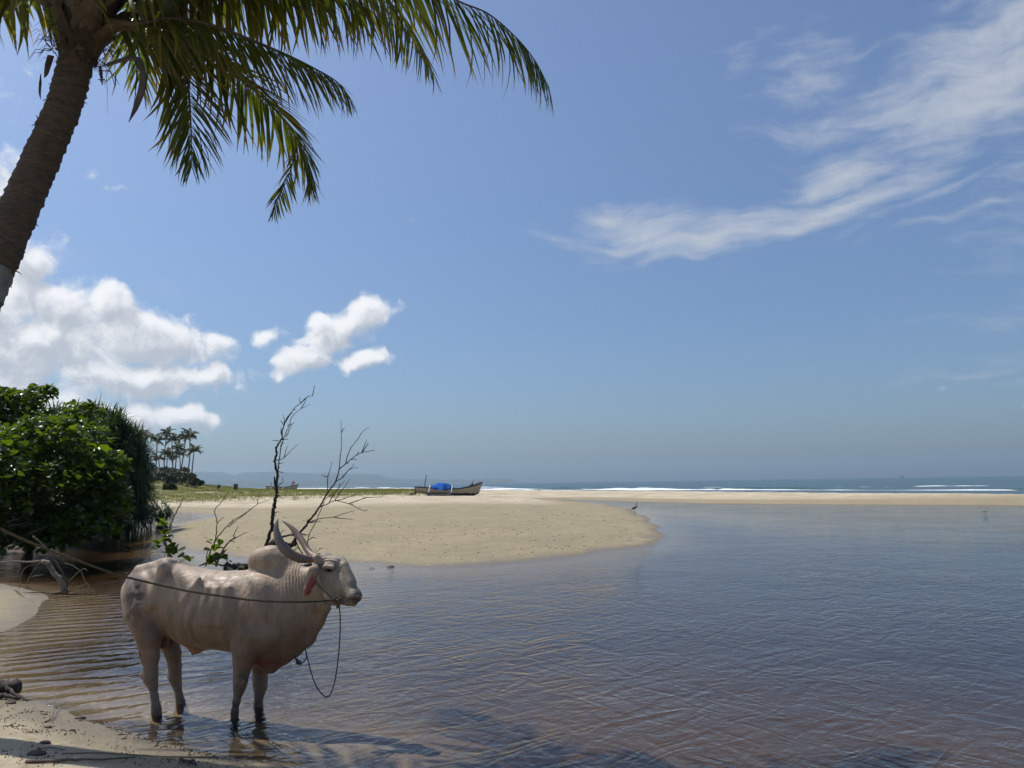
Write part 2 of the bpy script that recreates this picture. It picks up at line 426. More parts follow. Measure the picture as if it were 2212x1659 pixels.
def ground_mat():
    m, t, out = new_mat('beach_sand')
    pos = t.n('ShaderNodeNewGeometry').outputs['Position']
    z = t.n('ShaderNodeSeparateXYZ', i_Vector=pos).outputs[2]
    big = t.noise(pos, .35, 5, .6); mid = t.noise(pos, 3.0, 6, .65); fine = t.noise(pos, 90.0, 3, .7)
    dry = t.ramp(mid, [(.25, (.50, .41, .28)), (.75, (.64, .545, .39))])
    damp = t.ramp(mid, [(.25, (.27, .22, .13)), (.75, (.36, .30, .18))])
    da_ = t.n('ShaderNodeAttribute', attribute_name='dry').outputs['Fac']
    dz = t.n('ShaderNodeMapRange', interpolation_type='SMOOTHSTEP', i_Value=t.m('ADD', da_, t.m('MULTIPLY', t.m('SUBTRACT', big, .5), .5)), i_1=.25, i_2=.75, i_3=0.0, i_4=1.0).outputs[0]
    dry = t.mix(dz, damp, dry)
    dry = t.mix(t.m('MULTIPLY', t.ramp(big, [(.42, 0.0), (.60, 1.0)]), .5), dry, (.25, .21, .125))
    dry = t.mix(t.m('MULTIPLY', t.ramp(fine, [(.35, 1.0), (.5, 0.0)]), .28), dry, (.16, .13, .09))
    # scattered dark flecks, stretched the way the tide left them
    fl = t.noise(t.mapping(pos, rot=(0, 0, .15), scale=(1.2, 4.5, 1)), 1.7, 7, .72)
    dry = t.mix(t.m('MULTIPLY', t.ramp(fl, [(.60, 0.0), (.68, 1.0)]), .45), dry, (.17, .14, .10))
    tl = t.m('SINE', t.m('ADD', t.m('MULTIPLY', z, 120.0), t.m('MULTIPLY', big, 14.0)))
    dry = t.mix(t.m('MULTIPLY', t.ramp(tl, [(.72, 0.0), (.95, 1.0)]), .22), dry, (.16, .13, .08))
    wl = t.m('ADD', z, t.m('MULTIPLY', t.m('SUBTRACT', mid, .5), .05))
    wet = t.n('ShaderNodeMapRange', interpolation_type='SMOOTHSTEP', i_Value=wl, i_1=.005, i_2=.065, i_3=1.0, i_4=0.0).outputs[0]
    c = t.mix(t.m('MULTIPLY', wet, .72), dry, (.155, .120, .075))
    c = t.mix(t.n('ShaderNodeMapRange', interpolation_type='SMOOTHSTEP', i_Value=z, i_1=-.05, i_2=-.005, i_3=.8, i_4=0.0).outputs[0], c, (.36, .31, .225))
    sub = t.n('ShaderNodeMapRange', interpolation_type='SMOOTHSTEP', i_Value=z, i_1=-.24, i_2=-.07, i_3=1.0, i_4=0.0).outputs[0]
    mud = t.ramp(t.noise(pos, 1.1, 5, .6), [(.3, (.095, .070, .046)), (.7, (.205, .152, .098))])
    c = t.mix(t.m('MULTIPLY', sub, .8), c, mud)
    si = t.n('ShaderNodeAttribute', attribute_name='dark_bed').outputs['Fac']
    c = t.mix(t.m('MULTIPLY', t.m('MULTIPLY', si, sub), .92), c, (.022, .021, .013))
    ga = t.n('ShaderNodeAttribute', attribute_name='grass').outputs['Fac']
    gn = t.noise(t.mapping(pos, scale=(1, 1, 1)), 4.0, 6, .75)
    gc = t.ramp(gn, [(.3, (.13, .14, .045)), (.55, (.19, .19, .07)), (.75, (.30, .27, .13))])
    gm = t.m('MULTIPLY', ga, t.ramp(t.noise(pos, 1.3, 6, .8), [(.25, 1.0), (.7, .25)]))
    c = t.mix(gm, c, gc)
    da = t.n('ShaderNodeAttribute', attribute_name='dirt_shade').outputs['Fac']
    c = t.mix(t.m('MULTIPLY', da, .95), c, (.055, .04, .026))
    rg = t.n('ShaderNodeMapRange', i_Value=wet, i_1=0.0, i_2=1.0, i_3=.9, i_4=.48).outputs[0]
    bs = t.n('ShaderNodeBsdfPrincipled', i_Roughness=rg)
    t.l(c, bs.inputs['Base Color'])
    h = t.m('ADD', t.m('MULTIPLY', t.noise(pos, 7.0, 7, .7), .05), t.m('MULTIPLY', t.noise(pos, 60.0, 3, .6), .006))
    bn = t.n('ShaderNodeBump', i_Strength=.9, i_Distance=1.0, i_Height=h)
    t.l(bn.outputs[0], bs.inputs['Normal'])
    t.l(bs.outputs[0], out.inputs[0])
    return m
M_ground = ground_mat()
g = mesh_obj('sand_ground', V, np.vstack([F]).tolist() + cap, M_ground, attrs={'grass': grass_attr, 'dirt_shade': dirt_shade, 'dry': dry_attr, 'dark_bed': dark_bed_attr})
tag(g, kind='structure')

# ------------------------------------------------------------------ lagoon (brown clear water) and sea
def lagoon_mat():
    m, t, out = new_mat('lagoon_water')
    pos = t.n('ShaderNodeNewGeometry').outputs['Position']
    def layer(rot, sx, sy, sc_, dist, det=3, rough=.5):
        return t.noise(t.mapping(pos, rot=(0, 0, math.radians(rot)), scale=(1 / sx, 1 / sy, 1), typ='TEXTURE'), sc_ * .82, det, rough, dist, dim='2D')
    # wave trains: crests run along the mapped x axis
    a = layer(42, .42, 1.25, 4.2, .5)
    b = layer(-52, .42, 1.2, 4.8, .5)
    c = layer(10, .6, 1.2, 13.0, .4, 2)
    d = layer(20, .5, 1.0, 1.1, .3, 2)
    rg = t.noise(pos, .22, 3, .6)                    # gusts: ruffled and smoother patches
    am = t.n('ShaderNodeMapRange', i_Value=rg, i_1=.3, i_2=.7, i_3=.40, i_4=1.25).outputs[0]
    # train travelling past the animal's back: longer ripples on the left side of the pool
    sx = t.n('ShaderNodeSeparateXYZ', i_Vector=pos)
    left = t.n('ShaderNodeMapRange', interpolation_type='SMOOTHSTEP', i_Value=sx.outputs[0], i_1=-3.2, i_2=-1.2, i_3=1.0, i_4=0.0).outputs[0]
    wv = t.n('ShaderNodeTexWave', wave_type='BANDS', bands_direction='Y', wave_profile='SIN', i_Scale=1.0, i_Distortion=7.5, i_Detail=3.5, i_Detail_Scale=.9, i_Detail_Roughness=.6)
    t.l(t.mapping(pos, rot=(0, 0, math.radians(24)), scale=(2.2, 1, 1), typ='TEXTURE'), wv.inputs['Vector'])
    rid = lambda x: t.m('SUBTRACT', 1.0, t.m('ABSOLUTE', t.m('SUBTRACT', t.m('MULTIPLY', x, 2.0), 1.0)))
    h = t.m('ADD', t.m('MULTIPLY', rid(a), .027), t.m('MULTIPLY', rid(b), .019))
    h = t.m('ADD', h, t.m('MULTIPLY', c, .010))
    h = t.m('ADD', h, t.m('MULTIPLY', d, .018))
    far = t.n('ShaderNodeMapRange', interpolation_type='SMOOTHSTEP', i_Value=sx.outputs[1], i_1=9.0, i_2=42.0, i_3=.66, i_4=.52).outputs[0]
    h = t.m('MULTIPLY', t.m('MULTIPLY', h, am), far)
    h = t.m('MULTIPLY', h, t.m('SUBTRACT', 1.0, t.m('MULTIPLY', left, .5)))
    h = t.m('ADD', h, t.m('MULTIPLY', t.m('MULTIPLY', t.m('MULTIPLY', t.m('POWER', wv.outputs['Fac'], 1.6), t.ramp(t.noise(pos, 1.3, 3, .6), [(.3, .35), (.65, 1.25)])), left), .0080))
    for lx_, ly_ in [g2(337, 1537), g2(390, 1519), g2(508, 1562), g2(557, 1523)]:      # rings spreading from the animal's legs
        dd_ = t.n('ShaderNodeVectorMath', operation='DISTANCE', i_0=pos, i_1=(lx_, ly_, 0)).outputs['Value']
        h = t.m('ADD', h, t.m('MULTIPLY', t.m('MULTIPLY', t.m('SINE', t.m('MULTIPLY', dd_, 75.0)), t.m('POWER', 2.718, t.m('MULTIPLY', dd_, -7.0))), .0022))
    bn = t.n('ShaderNodeBump', i_Strength=1.0, i_Distance=1.0, i_Height=h)
    fr = t.n('ShaderNodeFresnel', i_IOR=1.333); t.l(bn.outputs[0], fr.inputs['Normal'])
    gl = t.n('ShaderNodeBsdfGlossy', i_Roughness=.03); gl.inputs['Color'].default_value = (1, 1, 1, 1)
    t.l(bn.outputs[0], gl.inputs['Normal'])
    tr = t.n('ShaderNodeBsdfTransparent'); tr.inputs['Color'].default_value = (.90, .86, .80, 1)
    mx = t.n('ShaderNodeMixShader', i_0=fr.outputs[0]); t.l(tr.outputs[0], mx.inputs[1]); t.l(gl.outputs[0], mx.inputs[2])
    t.l(mx.outputs[0], out.inputs['Surface'])
    va = t.n('ShaderNodeVolumeAbsorption', i_Density=1.15); va.inputs['Color'].default_value = (.62, .50, .34, 1)
    t.l(va.outputs[0], out.inputs['Volume'])
    return m
LG = [(38, -25), (60, -15), (66, 8), (53, 38), (36, 60), (14, 92), (-5, 100), (-60, 100), (-85, 60), (-85, -25)]
bm = bmesh.new()
top = [bm.verts.new((x, y, 0.0)) for x, y in LG]
bot = [bm.verts.new((x, y, -1.35)) for x, y in LG]
bm.faces.new(top); bm.faces.new(bot[::-1])
for i in range(len(LG)):
    j = (i + 1) % len(LG); bm.faces.new((top[j], top[i], bot[i], bot[j]))
bmesh.ops.recalc_face_normals(bm, faces=bm.faces)
bmesh.ops.triangulate(bm, faces=bm.faces)
me = bpy.data.meshes.new('lagoon_water'); bm.to_mesh(me); bm.free()
me.materials.append(lagoon_mat())
o = bpy.data.objects.new('lagoon_water', me); col.objects.link(o); tag(o, kind='structure')

def sea_mat():
    m, t, out = new_mat('sea_water')
    pos = t.n('ShaderNodeNewGeometry').outputs['Position']
    a = t.noise(t.mapping(pos, rot=(0, 0, math.radians(-20)), scale=(.25, 1, 1)), .32, 6, .62, .3)
    b = t.noise(t.mapping(pos, rot=(0, 0, math.radians(-12)), scale=(.2, 1, 1)), .05, 4, .6)
    h = t.m('ADD', t.m('MULTIPLY', a, .55), t.m('MULTIPLY', b, 2.0))
    bn = t.n('ShaderNodeBump', i_Strength=1.0, i_Distance=1.0, i_Height=h)
    c = t.ramp(b, [(.35, (.012, .036, .040)), (.65, (.022, .066, .066))])
    bs = t.n('ShaderNodeBsdfPrincipled', i_Roughness=.2, i_IOR=1.333)
    t.l(c, bs.inputs['Base Color']); t.l(bn.outputs[0], bs.inputs['Normal'])
    t.l(bs.outputs[0], out.inputs[0])
    return m
SEA = [(130, -140), (100, -90), (76, 0), (57, 38), (40, 62), (14, 100), (-12, 135), (-100, 345), (-260, 660), (-900, 2000), (-3650, 6950), (-3850, 9000), (8900, 9000), (8900, -1900), (1000, -1900)]
bm = bmesh.new(); bm.faces.new([bm.verts.new((x, y, 0.0)) for x, y in SEA]); bmesh.ops.triangulate(bm, faces=bm.faces)
for fa in bm.faces:
    if fa.normal.z < 0: fa.normal_flip()
me = bpy.data.meshes.new('sea_water'); bm.to_mesh(me); bm.free(); me.materials.append(sea_mat())
o = bpy.data.objects.new('sea_water', me); col.objects.link(o); tag(o, kind='structure')

# surf: rows of broken wave, each a lumpy ridge of foam lying along the coast
M_foam = simple_mat('surf_foam', (.78, .80, .80), .8, .12, 1.5, .08, 3)
coast_line = catmull([(130, -80, 0), (88, 0, 0), (66, 38, 0), (46, 64, 0), (18, 122, 0), (0, 165, 0), (-90, 375, 0), (-240, 690, 0), (-880, 2050, 0)], 24)
cl_d = np.r_[0, np.cumsum(np.linalg.norm(np.diff(coast_line, axis=0), axis=1))]
cl_t = np.gradient(coast_line, axis=0); cl_t /= np.linalg.norm(cl_t, axis=1)[:, None]
def coast_at(s, off):
    p = np.stack([np.interp(s, cl_d, coast_line[:, k]) for k in range(3)], -1)
    tn = np.stack([np.interp(s, cl_d, cl_t[:, k]) for k in range(3)], -1)
    nrm = np.stack([tn[:, 1], -tn[:, 0], tn[:, 2] * 0], -1)
    return p + nrm * off[:, None]
def foam_row(mb, s0, s1, off, w, hgt, seed, gap=.0):
    n = int(max(20, (s1 - s0) / 1.0)); s = np.linspace(s0, s1, n)
    o_ = off + (fbm(s * .02, s * 0, 3, seed) - .5) * 14
    amp = np.clip((fbm(s * .035, s * 0 + 5, 4, seed + 3) - gap) * 3.2, 0, 1) * smooth01((fbm(s * .16, s * 0 + 2, 3, seed + 8) - .2) * 5) * np.minimum(1, np.minimum(np.arange(n), np.arange(n)[::-1]) / 6)
    prof = [(-1, -.06), (-.75, .45), (-.3, 1), (0, .85), (.5, .35), (1, .06), (1.3, -.06)]
    rows = [coast_at(s, o_ + a * w * (.25 + .75 * amp) * (.8 + .5 * fbm(s * .2, s * 0 + k, 2, seed))) + np.c_[s * 0, s * 0, hgt * (b * amp * (.75 + .5 * fbm(s * .5, s * 0 + k * 7, 3, seed + 9)) - (amp < .04) * .3)] for k, (a, b) in enumerate(prof)]
    v = np.concatenate(rows); K_ = len(prof)
    f = [(k * n + i, k * n + i + 1, (k + 1) * n + i + 1, (k + 1) * n + i) for k in range(K_ - 1) for i in range(n - 1)]
    mb.add(v, f)
mb = MB()
foam_row(mb, 20, 260, 26, 1.7, .25, 3, .16)
foam_row(mb, 40, 600, 15, 1.2, .16, 8, .42)
foam_row(mb, 240, 1500, 24, 6, .34, 15, .26)
foam_row(mb, 20, 260, 4, 1.0, .10, 27, .46)
foam_row(mb, 200, 700, 60, 4, .3, 41, .56)
foam_row(mb, 20, 240, 70, 3, .35, 47, .58)
o = mb.build('surf_foam', M_foam); tag(o, kind='stuff')
# green swell face rising behind the foam
M_swell = simple_mat('swell_face', (.035, .085, .075), .25, .25, .4, .05, 2)
mb = MB()
n = 240; s = np.linspace(20, 520, n)
oo = 29 + (fbm(s * .02, s * 0, 3, 3) - .5) * 14
am = np.clip((fbm(s * .03, s * 0 + 9, 3, 77) - .35) * 3, 0, 1)
rows = [coast_at(s, oo + a) + np.c_[s * 0, s * 0, b * am - .03] for a, b in ((-1.2, 0), (-.4, .45), (.3, .62), (1.6, .4), (4, 0))]
mb.add(np.concatenate(rows), [(k * n + i, k * n + i + 1, (k + 1) * n + i + 1, (k + 1) * n + i) for k in range(4) for i in range(n - 1)])
o = mb.build('breaking_swell', M_swell); tag(o, kind='structure')

# ------------------------------------------------------------------ hills across the bay
M_hill = simple_mat('hill_woods', (.035, .05, .022), 1.0, .35, .004, 0, detail=8, c2=(.07, .08, .035))
def ridge(name, pts, dist, depth, seed, fade=None):
    xs = np.linspace(pts[0][0], pts[-1][0], 160)
    ys = np.interp(xs, [p[0] for p in pts], [p[1] for p in pts])
    v = []; n = len(xs)
    prof = [(-1, -.02), (-.7, .3), (-.42, .62), (-.2, .86), (0, 1.0), (.3, .8), (.7, .4), (1.1, -.02)]
    for a, b in prof:
        for i, (x, y) in enumerate(zip(xs, ys)):
            top = P(x, y, dist); h = max(0.5, top[2])
            nn = 1 + (vnoise(np.array([x * .12]), np.array([a * 3 + 7.]), seed)[0] - .5) * .25 * (b < .99)
            dd_ = np.array([top[0], top[1], 0]) / math.hypot(top[0], top[1])
            q = np.array([top[0], top[1], 0]) + dd_ * a * depth * (1 + .5 * (vnoise(np.array([x * .05]), np.array([3.]), seed)[0] - .5))
            v.append((q[0], q[1], h * b * nn + (0 if b > 0 else -2)))
    f = [(k * n + i, k * n + i + 1, (k + 1) * n + i + 1, (k + 1) * n + i) for k in range(len(prof) - 1) for i in range(n - 1)]
    o = mesh_obj(name, v, f, M_hill); tag(o, kind='structure')
def z5(x, y): return ((540 + x / 3.16) * .5486, (1660 + y / 3.16) * .5486)
def z1(x, y): return ((900 + x / 2.074) * .5486, (1480 + y / 2.074) * .5486)
def zb(x, y): return ((1600 + x / 6.91) * .5486, (1840 + y / 6.91) * .5486)
far_pts = [(180, 1035), (300, 1026), (370, 1024)] + [z5(*q) for q in ((640, 650), (700, 632), (760, 624), (820, 620), (900, 632), (980, 624), (1080, 628), (1150, 655), (1200, 668), (1260, 650), (1350, 630), (1500, 630), (1650, 628), (1720, 622))] + \
    [z1(*q) for q in ((560, 791), (700, 796), (800, 788), (950, 799), (1100, 802), (1220, 805), (1270, 818), (1310, 834))] + \
    [zb(*q) for q in ((0, 322), (300, 318), (500, 310), (720, 312), (900, 332), (1040, 346), (1200, 340), (1400, 315), (1500, 319), (1600, 338), (1700, 350), (1850, 330), (2050, 322), (2212, 314))] + \
    [(1082, 1033.5), (1100, 1034), (1112, 1038), (1122, 1040.5), (1135, 1042.6), (1140, 1043.2)]
near_pts = [(180, 1046), (330, 1041)] + [z5(*q) for q in ((720, 742), (860, 738), (1000, 742), (1200, 742), (1340, 738), (1500, 752), (1700, 751))] + [z1(*q) for q in ((500, 865), (800, 864), (1000, 868), (1200, 872), (1452, 876))] + [(860, 1045), (960, 1046.2), (1000, 1046.6)]
ridge('far_hills', far_pts, 8200, 700, 3)
ridge('near_hills', near_pts, 6300, 350, 9)

# ------------------------------------------------------------------ air
HAZE = True
if HAZE:
    mb = MB(); mb.box((-9500, -2600, -3.6), (9500, 9300, 205))
    m, t, out = new_mat('haze_air')
    pv = t.n('ShaderNodeVolumePrincipled', i_Density=1.12e-4)
    pv.inputs['Color'].default_value = (.60, .80, 1.0, 1); pv.inputs['Anisotropy'].default_value = .35
    t.l(pv.outputs[0], out.inputs['Volume'])
    o = mb.build('haze', m, smooth=False); tag(o, kind='stuff')
    o.visible_shadow = True
# ------------------------------------------------------------------ signed-distance modelling (for animals)
import openvdb as vdb
class SDF:
    def __init__(s, lo, hi, vox):
        s.lo = np.array(lo, float); s.vox = vox
        s.n = np.ceil((np.array(hi) - s.lo) / vox).astype(int) + 1
        s.D = np.full(s.n, .25, np.float32)
    def _sub(s, lo, hi):
        a = np.clip(np.floor((np.array(lo) - s.lo) / s.vox).astype(int), 0, s.n - 1)
        b = np.clip(np.ceil((np.array(hi) - s.lo) / s.vox).astype(int) + 1, 1, s.n)
        ax = [s.lo[i] + s.vox * np.arange(a[i], b[i]) for i in range(3)]
        Xs = np.meshgrid(*ax, indexing='ij', sparse=True)
        return tuple(slice(a[i], b[i]) for i in range(3)), [x.astype(np.float32) for x in Xs]
    def _mix(s, sl, d, k, op):
        A = s.D[sl]
        if op == 'add':
            h = np.clip(.5 + .5 * (A - d) / k, 0, 1); s.D[sl] = A * (1 - h) + d * h - k * h * (1 - h)
        else:
            h = np.clip(.5 - .5 * (A + d) / k, 0, 1); s.D[sl] = A * (1 - h) - d * h + k * h * (1 - h)
    def cone(s, a, b, ra, rb, k=.03, lat=1.0, op='add'):
        """capsule from a to b with two radii; lat scales its width across (axis 1)"""
        a = np.array(a, float); b = np.array(b, float); R = max(ra, rb) + k * 1.5 + .03
        Rl = R * max(1, lat)
        sl, (x, y, z) = s._sub(np.minimum(a, b) - [R, Rl, R], np.maximum(a, b) + [R, Rl, R])
        pa = [x - a[0], (y - a[1]) / lat, z - a[2]]
        ba = np.array([b[0] - a[0], (b[1] - a[1]) / lat, b[2] - a[2]])
        t = np.clip((pa[0] * ba[0] + pa[1] * ba[1] + pa[2] * ba[2]) / (ba @ ba + 1e-9), 0, 1)
        d = np.sqrt((pa[0] - t * ba[0]) ** 2 + (pa[1] - t * ba[1]) ** 2 + (pa[2] - t * ba[2]) ** 2) - (ra + (rb - ra) * t)
        s._mix(sl, d * min(1, lat), k, op)
    def chain(s, pts, k=.03, lat=1.0):
        for p, q in zip(pts[:-1], pts[1:]): s.cone(p[:3], q[:3], p[3], q[3], k, lat)
    def ell(s, c, r, k=.03, M=None, op='add'):
        c = np.array(c, float); r = np.array(r, float); R = r.max() + k * 1.5 + .03
        sl, (x, y, z) = s._sub(c - R, c + R)
        x, y, z = x - c[0], y - c[1], z - c[2]
        if M is not None:
            M = np.array(M, float)
            x, y, z = (M[0, 0] * x + M[0, 1] * y + M[0, 2] * z, M[1, 0] * x + M[1, 1] * y + M[1, 2] * z, M[2, 0] * x + M[2, 1] * y + M[2, 2] * z)
        k0 = np.sqrt((x / r[0]) ** 2 + (y / r[1]) ** 2 + (z / r[2]) ** 2)
        k1 = np.sqrt((x / r[0] ** 2) ** 2 + (y / r[1] ** 2) ** 2 + (z / r[2] ** 2) ** 2)
        s._mix(sl, (k0 * (k0 - 1) / (k1 + 1e-6)).astype(np.float32), k, op)
    def loft(s, st, k=.03, pw=2.3):
        """body along axis 0: stations (s, bottom, top, halfwidth)"""
        st = np.array(st, float)
        lo = [st[0, 0] - .1, -st[:, 3].max() - .1, st[:, 1].min() - .1]; hi = [st[-1, 0] + .1, st[:, 3].max() + .1, st[:, 2].max() + .1]
        sl, (x, y, z) = s._sub(lo, hi)
        xs = x.ravel()
        q = np.linspace(st[0, 0], st[-1, 0], 200)
        def sm(v):
            r_ = np.interp(q, st[:, 0], v); ker = np.hanning(13); ker /= ker.sum()
            return np.interp(xs, q, np.convolve(np.pad(r_, 6, 'edge'), ker, 'valid')).reshape(-1, 1, 1)
        b, t, w = sm(st[:, 1]), sm(st[:, 2]), sm(st[:, 3])
        cz = (b + t) / 2; a = (t - b) / 2
        rr = ((np.abs(y) / w) ** pw + (np.abs(z - cz) / a) ** pw) ** (1 / pw)
        d = (rr - 1) * np.minimum(a, w) * .9
        end = np.maximum(st[0, 0] - x, x - st[-1, 0])
        d = np.maximum(d, end)
        s._mix(sl, d.astype(np.float32), k, 'add')
    def mesh(s):
        g_ = vdb.FloatGrid(.25); g_.copyFromArray(s.D.astype(np.float64) if False else s.D)
        p, q = g_.convertToQuads(0.0) if hasattr(g_, 'convertToQuads') else g_.convertToPolygons(0.0)[::2]
        return np.asarray(p, float) * s.vox + s.lo, np.asarray(q)[:, ::-1]

# ------------------------------------------------------------------ the bull
_h = (G(337, 1536) + G(390, 1518)) / 2
_fo = (G(509, 1562) + G(557, 1523)) / 2
BF = unit([math.cos(math.radians(9)), -math.sin(math.radians(9)), 0])           # the way it faces
print('YAW', math.degrees(math.atan2(_h[1] - _fo[1], _fo[0] - _h[0])), _h, _fo)
BL = np.array([-BF[1], BF[0], 0])                        # across, positive away from the camera
BO = np.array([_h[0], (_h[1] + _fo[1]) / 2 + (_fo[0] - _h[0]) * .5 * math.tan(math.radians(9)), 0])
def B(px, py, w=0.0):
    """survey pixel on the plane w metres across from the spine, in the animal's own frame"""
    d = ray(px, py); o_ = BO + BL * w
    t = ((o_ - CAMP) @ BL) / (d @ BL)
    q = CAMP + d * t - BO
    return np.array([q @ BF, w, q[2]])
def b2w(v):
    v = np.asarray(v, float); return BO + v[..., :1] * BF + v[..., 1:2] * BL + v[..., 2:3] * np.array([0, 0, 1.0])
def w2b(p):
    q = np.asarray(p) - BO; return np.array([q @ BF, q @ BL, q[2]])
PXM = B(500, 1300)[2] - B(500, 1301)[2]                  # metres per survey pixel at the animal
def r(px): return px * PXM
S = SDF((-.42, -.42, -.22), (1.98, .42, 1.45), .0072)
st = []
for (px, top, bot, hw) in ((270, 1262, 1296, .05), (280, 1243, 1330, .11), (295, 1233, 1360, .16), (320, 1226, 1372, .19), (345, 1219, 1374, .195), (370, 1216, 1376, .195), (400, 1221, 1388, .215),
                           (440, 1229, 1399, .245), (480, 1233, 1404, .255), (520, 1232, 1410, .245), (560, 1230, 1420, .225), (600, 1234, 1420, .205), (635, 1246, 1404, .175), (660, 1268, 1380, .12), (675, 1300, 1355, .06)):
    a_, b_ = B(px, bot), B(px, top); st.append(((a_[0] + b_[0]) / 2, a_[2], b_[2], hw))
S.loft(st, .03, 2.0)
# pelvis, hip bones, spine line
S.cone(B(303, 1232), B(362, 1219), .045, .05, .05)
S.cone(B(358, 1221, -.05), B(352, 1226, -.17), .035, .03, .05); S.cone(B(358, 1221, .05), B(352, 1226, .17), .035, .03, .05)
S.ell(B(361, 1214, 0), (.07, .05, .022), .04)
S.cone(B(352, 1226, -.17), B(330, 1300, -.185), .03, .06, .05)
S.cone(B(286, 1256, -.06), B(288, 1256, .06), .035, .035, .04)
for w in (-1, 1):                                     # hollow of the flank
    S.ell(B(400, 1254, w * .28), (.12, .07, .06), .06, op='sub')
    S.ell(B(432, 1330, w * .07), (.16, .19, .20), .06)
    S.ell(B(560, 1300, w * .14), (.12, .085, .19), .06)        # shoulder blade
    S.ell(B(565, 1372, w * .13), (.13, .08, .13), .06)
    S.ell(B(306, 1302, w * .10), (.13, .10, .20), .06)         # thigh
    S.cone(B(430, 1250, w * .20), B(395, 1300, w * .225), .014, .018, .06)   # last rib
    for i, px in enumerate((420, 440, 461, 482)):
        S.cone(B(px + 10, 1272, w * .200), B(px - 6, 1345, w * .232), .016, .016, .06)
# hump: leans back over the withers
S.cone(B(566, 1222), B(600, 1224), r(30), r(32), .02, .62)
S.ell(B(580, 1208), (r(46), .09, r(28)), .015)
S.cone(B(560, 1204), B(551, 1214), r(17), r(15), .02, .8)
S.cone(B(588, 1206), B(634, 1236), r(27.5), r(20), .03, .78)
S.cone(B(572, 1240), B(632, 1246), r(22), r(24), .03, .9)
# neck and throat
S.cone(B(590, 1305), B(668, 1263, -.03), r(72), r(38), .06, .62)
S.cone(B(610, 1345), B(690, 1283, -.05), r(62), r(26), .06, .5)
S.chain([(*B(640, 1400), r(12)), (*B(664, 1378, -.01), r(11)), (*B(684, 1343, -.03), r(10)), (*B(706, 1315, -.06), r(8))], .05, .5)
# brisket and its red fold
S.cone(B(560, 1405), B(600, 1400), r(32), r(28), .06, .75)
S.cone(B(566, 1420), B(584, 1432), r(18), r(19), .03, .6); S.cone(B(584, 1433), B(612, 1420), r(19), r(12), .03, .55); S.cone(B(612, 1420), B(640, 1405), r(12), r(8), .03, .5)
# belly line and sheath
S.cone(B(395, 1372), B(424, 1398), .05, .038, .05, .8); S.cone(B(424, 1397), B(448, 1392), .04, .02, .05, .8)
S.cone(B(420, 1402), B(417, 1411), .018, .011, .02); S.cone(B(426, 1404), B(427, 1409), .012, .010, .012)
S.cone(B(417, 1411), B(413, 1421), .006, .002, .006)
S.cone(B(350, 1362), B(352, 1386), .055, .045, .03, .9); S.ell(B(352, 1392), (.042, .05, .035), .02)
# head, turned a little towards the camera
H = lambda px, py, w: B(px, py, w)
S.cone(H(704, 1228, -.05), H(722, 1248, -.10), r(30), r(31), .04, .72)
S.cone(H(722, 1238, -.09), H(742, 1262, -.15), r(24), r(22), .04, .78)
S.cone(H(742, 1264, -.15), H(764, 1285, -.21), r(22), r(15.5), .04, .85)
S.cone(H(700, 1252, -.07), H(722, 1284, -.13), r(24), r(20), .04, .7)
S.cone(H(722, 1288, -.14), H(752, 1298, -.19), r(15), r(9.5), .04, .8)
S.ell(H(766, 1289, -.215), (r(14.5), .058, r(13.5)), .02)
S.cone(H(752, 1301, -.19), H(764, 1303, -.205), r(7.5), r(6.5), .012, 1.3)
S.cone(H(700, 1212, -.10), H(706, 1208, .02), r(14), r(14), .03)
S.ell(H(726, 1214, -.09), (r(22), .08, r(14)), .04)
S.cone(H(744, 1222, -.13), H(760, 1256, -.185), r(9), r(8), .03, 1.4)
for sgn, wv in ((-1, -.175), (1, -.005)):              # brows, horn bosses
    S.cone(H(704, 1225, wv), H(718, 1226, wv - .01), r(7), r(6), .02)
    S.cone(H(690, 1209, -.06 + sgn * .055), H(682, 1206, -.06 + sgn * .085), r(10), r(9.5), .02)
S.ell(H(711.5, 1232, -.185), (r(6.5), .016, r(3.6)), .012, op='sub')
S.ell(H(711.5, 1232, .01), (r(6.5), .016, r(3.6)), .012, op='sub')
S.cone(H(709, 1238, -.178), H(716, 1238, -.18), r(3), r(2.6), .012)
S.ell(H(769, 1287, -.268), (r(4.2), .02, r(3.4)), .008, op='sub'); S.ell(H(771, 1287, -.165), (r(4.2), .02, r(3.4)), .008, op='sub')
S.cone(H(740, 1297, -.245), H(762, 1296.5, -.27), .006, .006, .008, op='sub'); S.cone(H(762, 1296.5, -.27), H(779, 1298.5, -.215), .006, .006, .008, op='sub')
# near ear: a drooping leaf, hollow towards us
def ear(w0, w1, w2):
    S.chain([(*H(684, 1222, w0), r(6)), (*H(678, 1234, w1), r(10)), (*H(671, 1254, w1), r(11.5)), (*H(663, 1276, w2), r(7)), (*H(658.5, 1287, w2), r(2.5))], .012, .42)
ear(-.16, -.235, -.245)
S.cone(H(677, 1250, -.283), H(663, 1278, -.272), r(8), r(3.5), .008, .42, op='sub')
ear(.04, .10, .11)
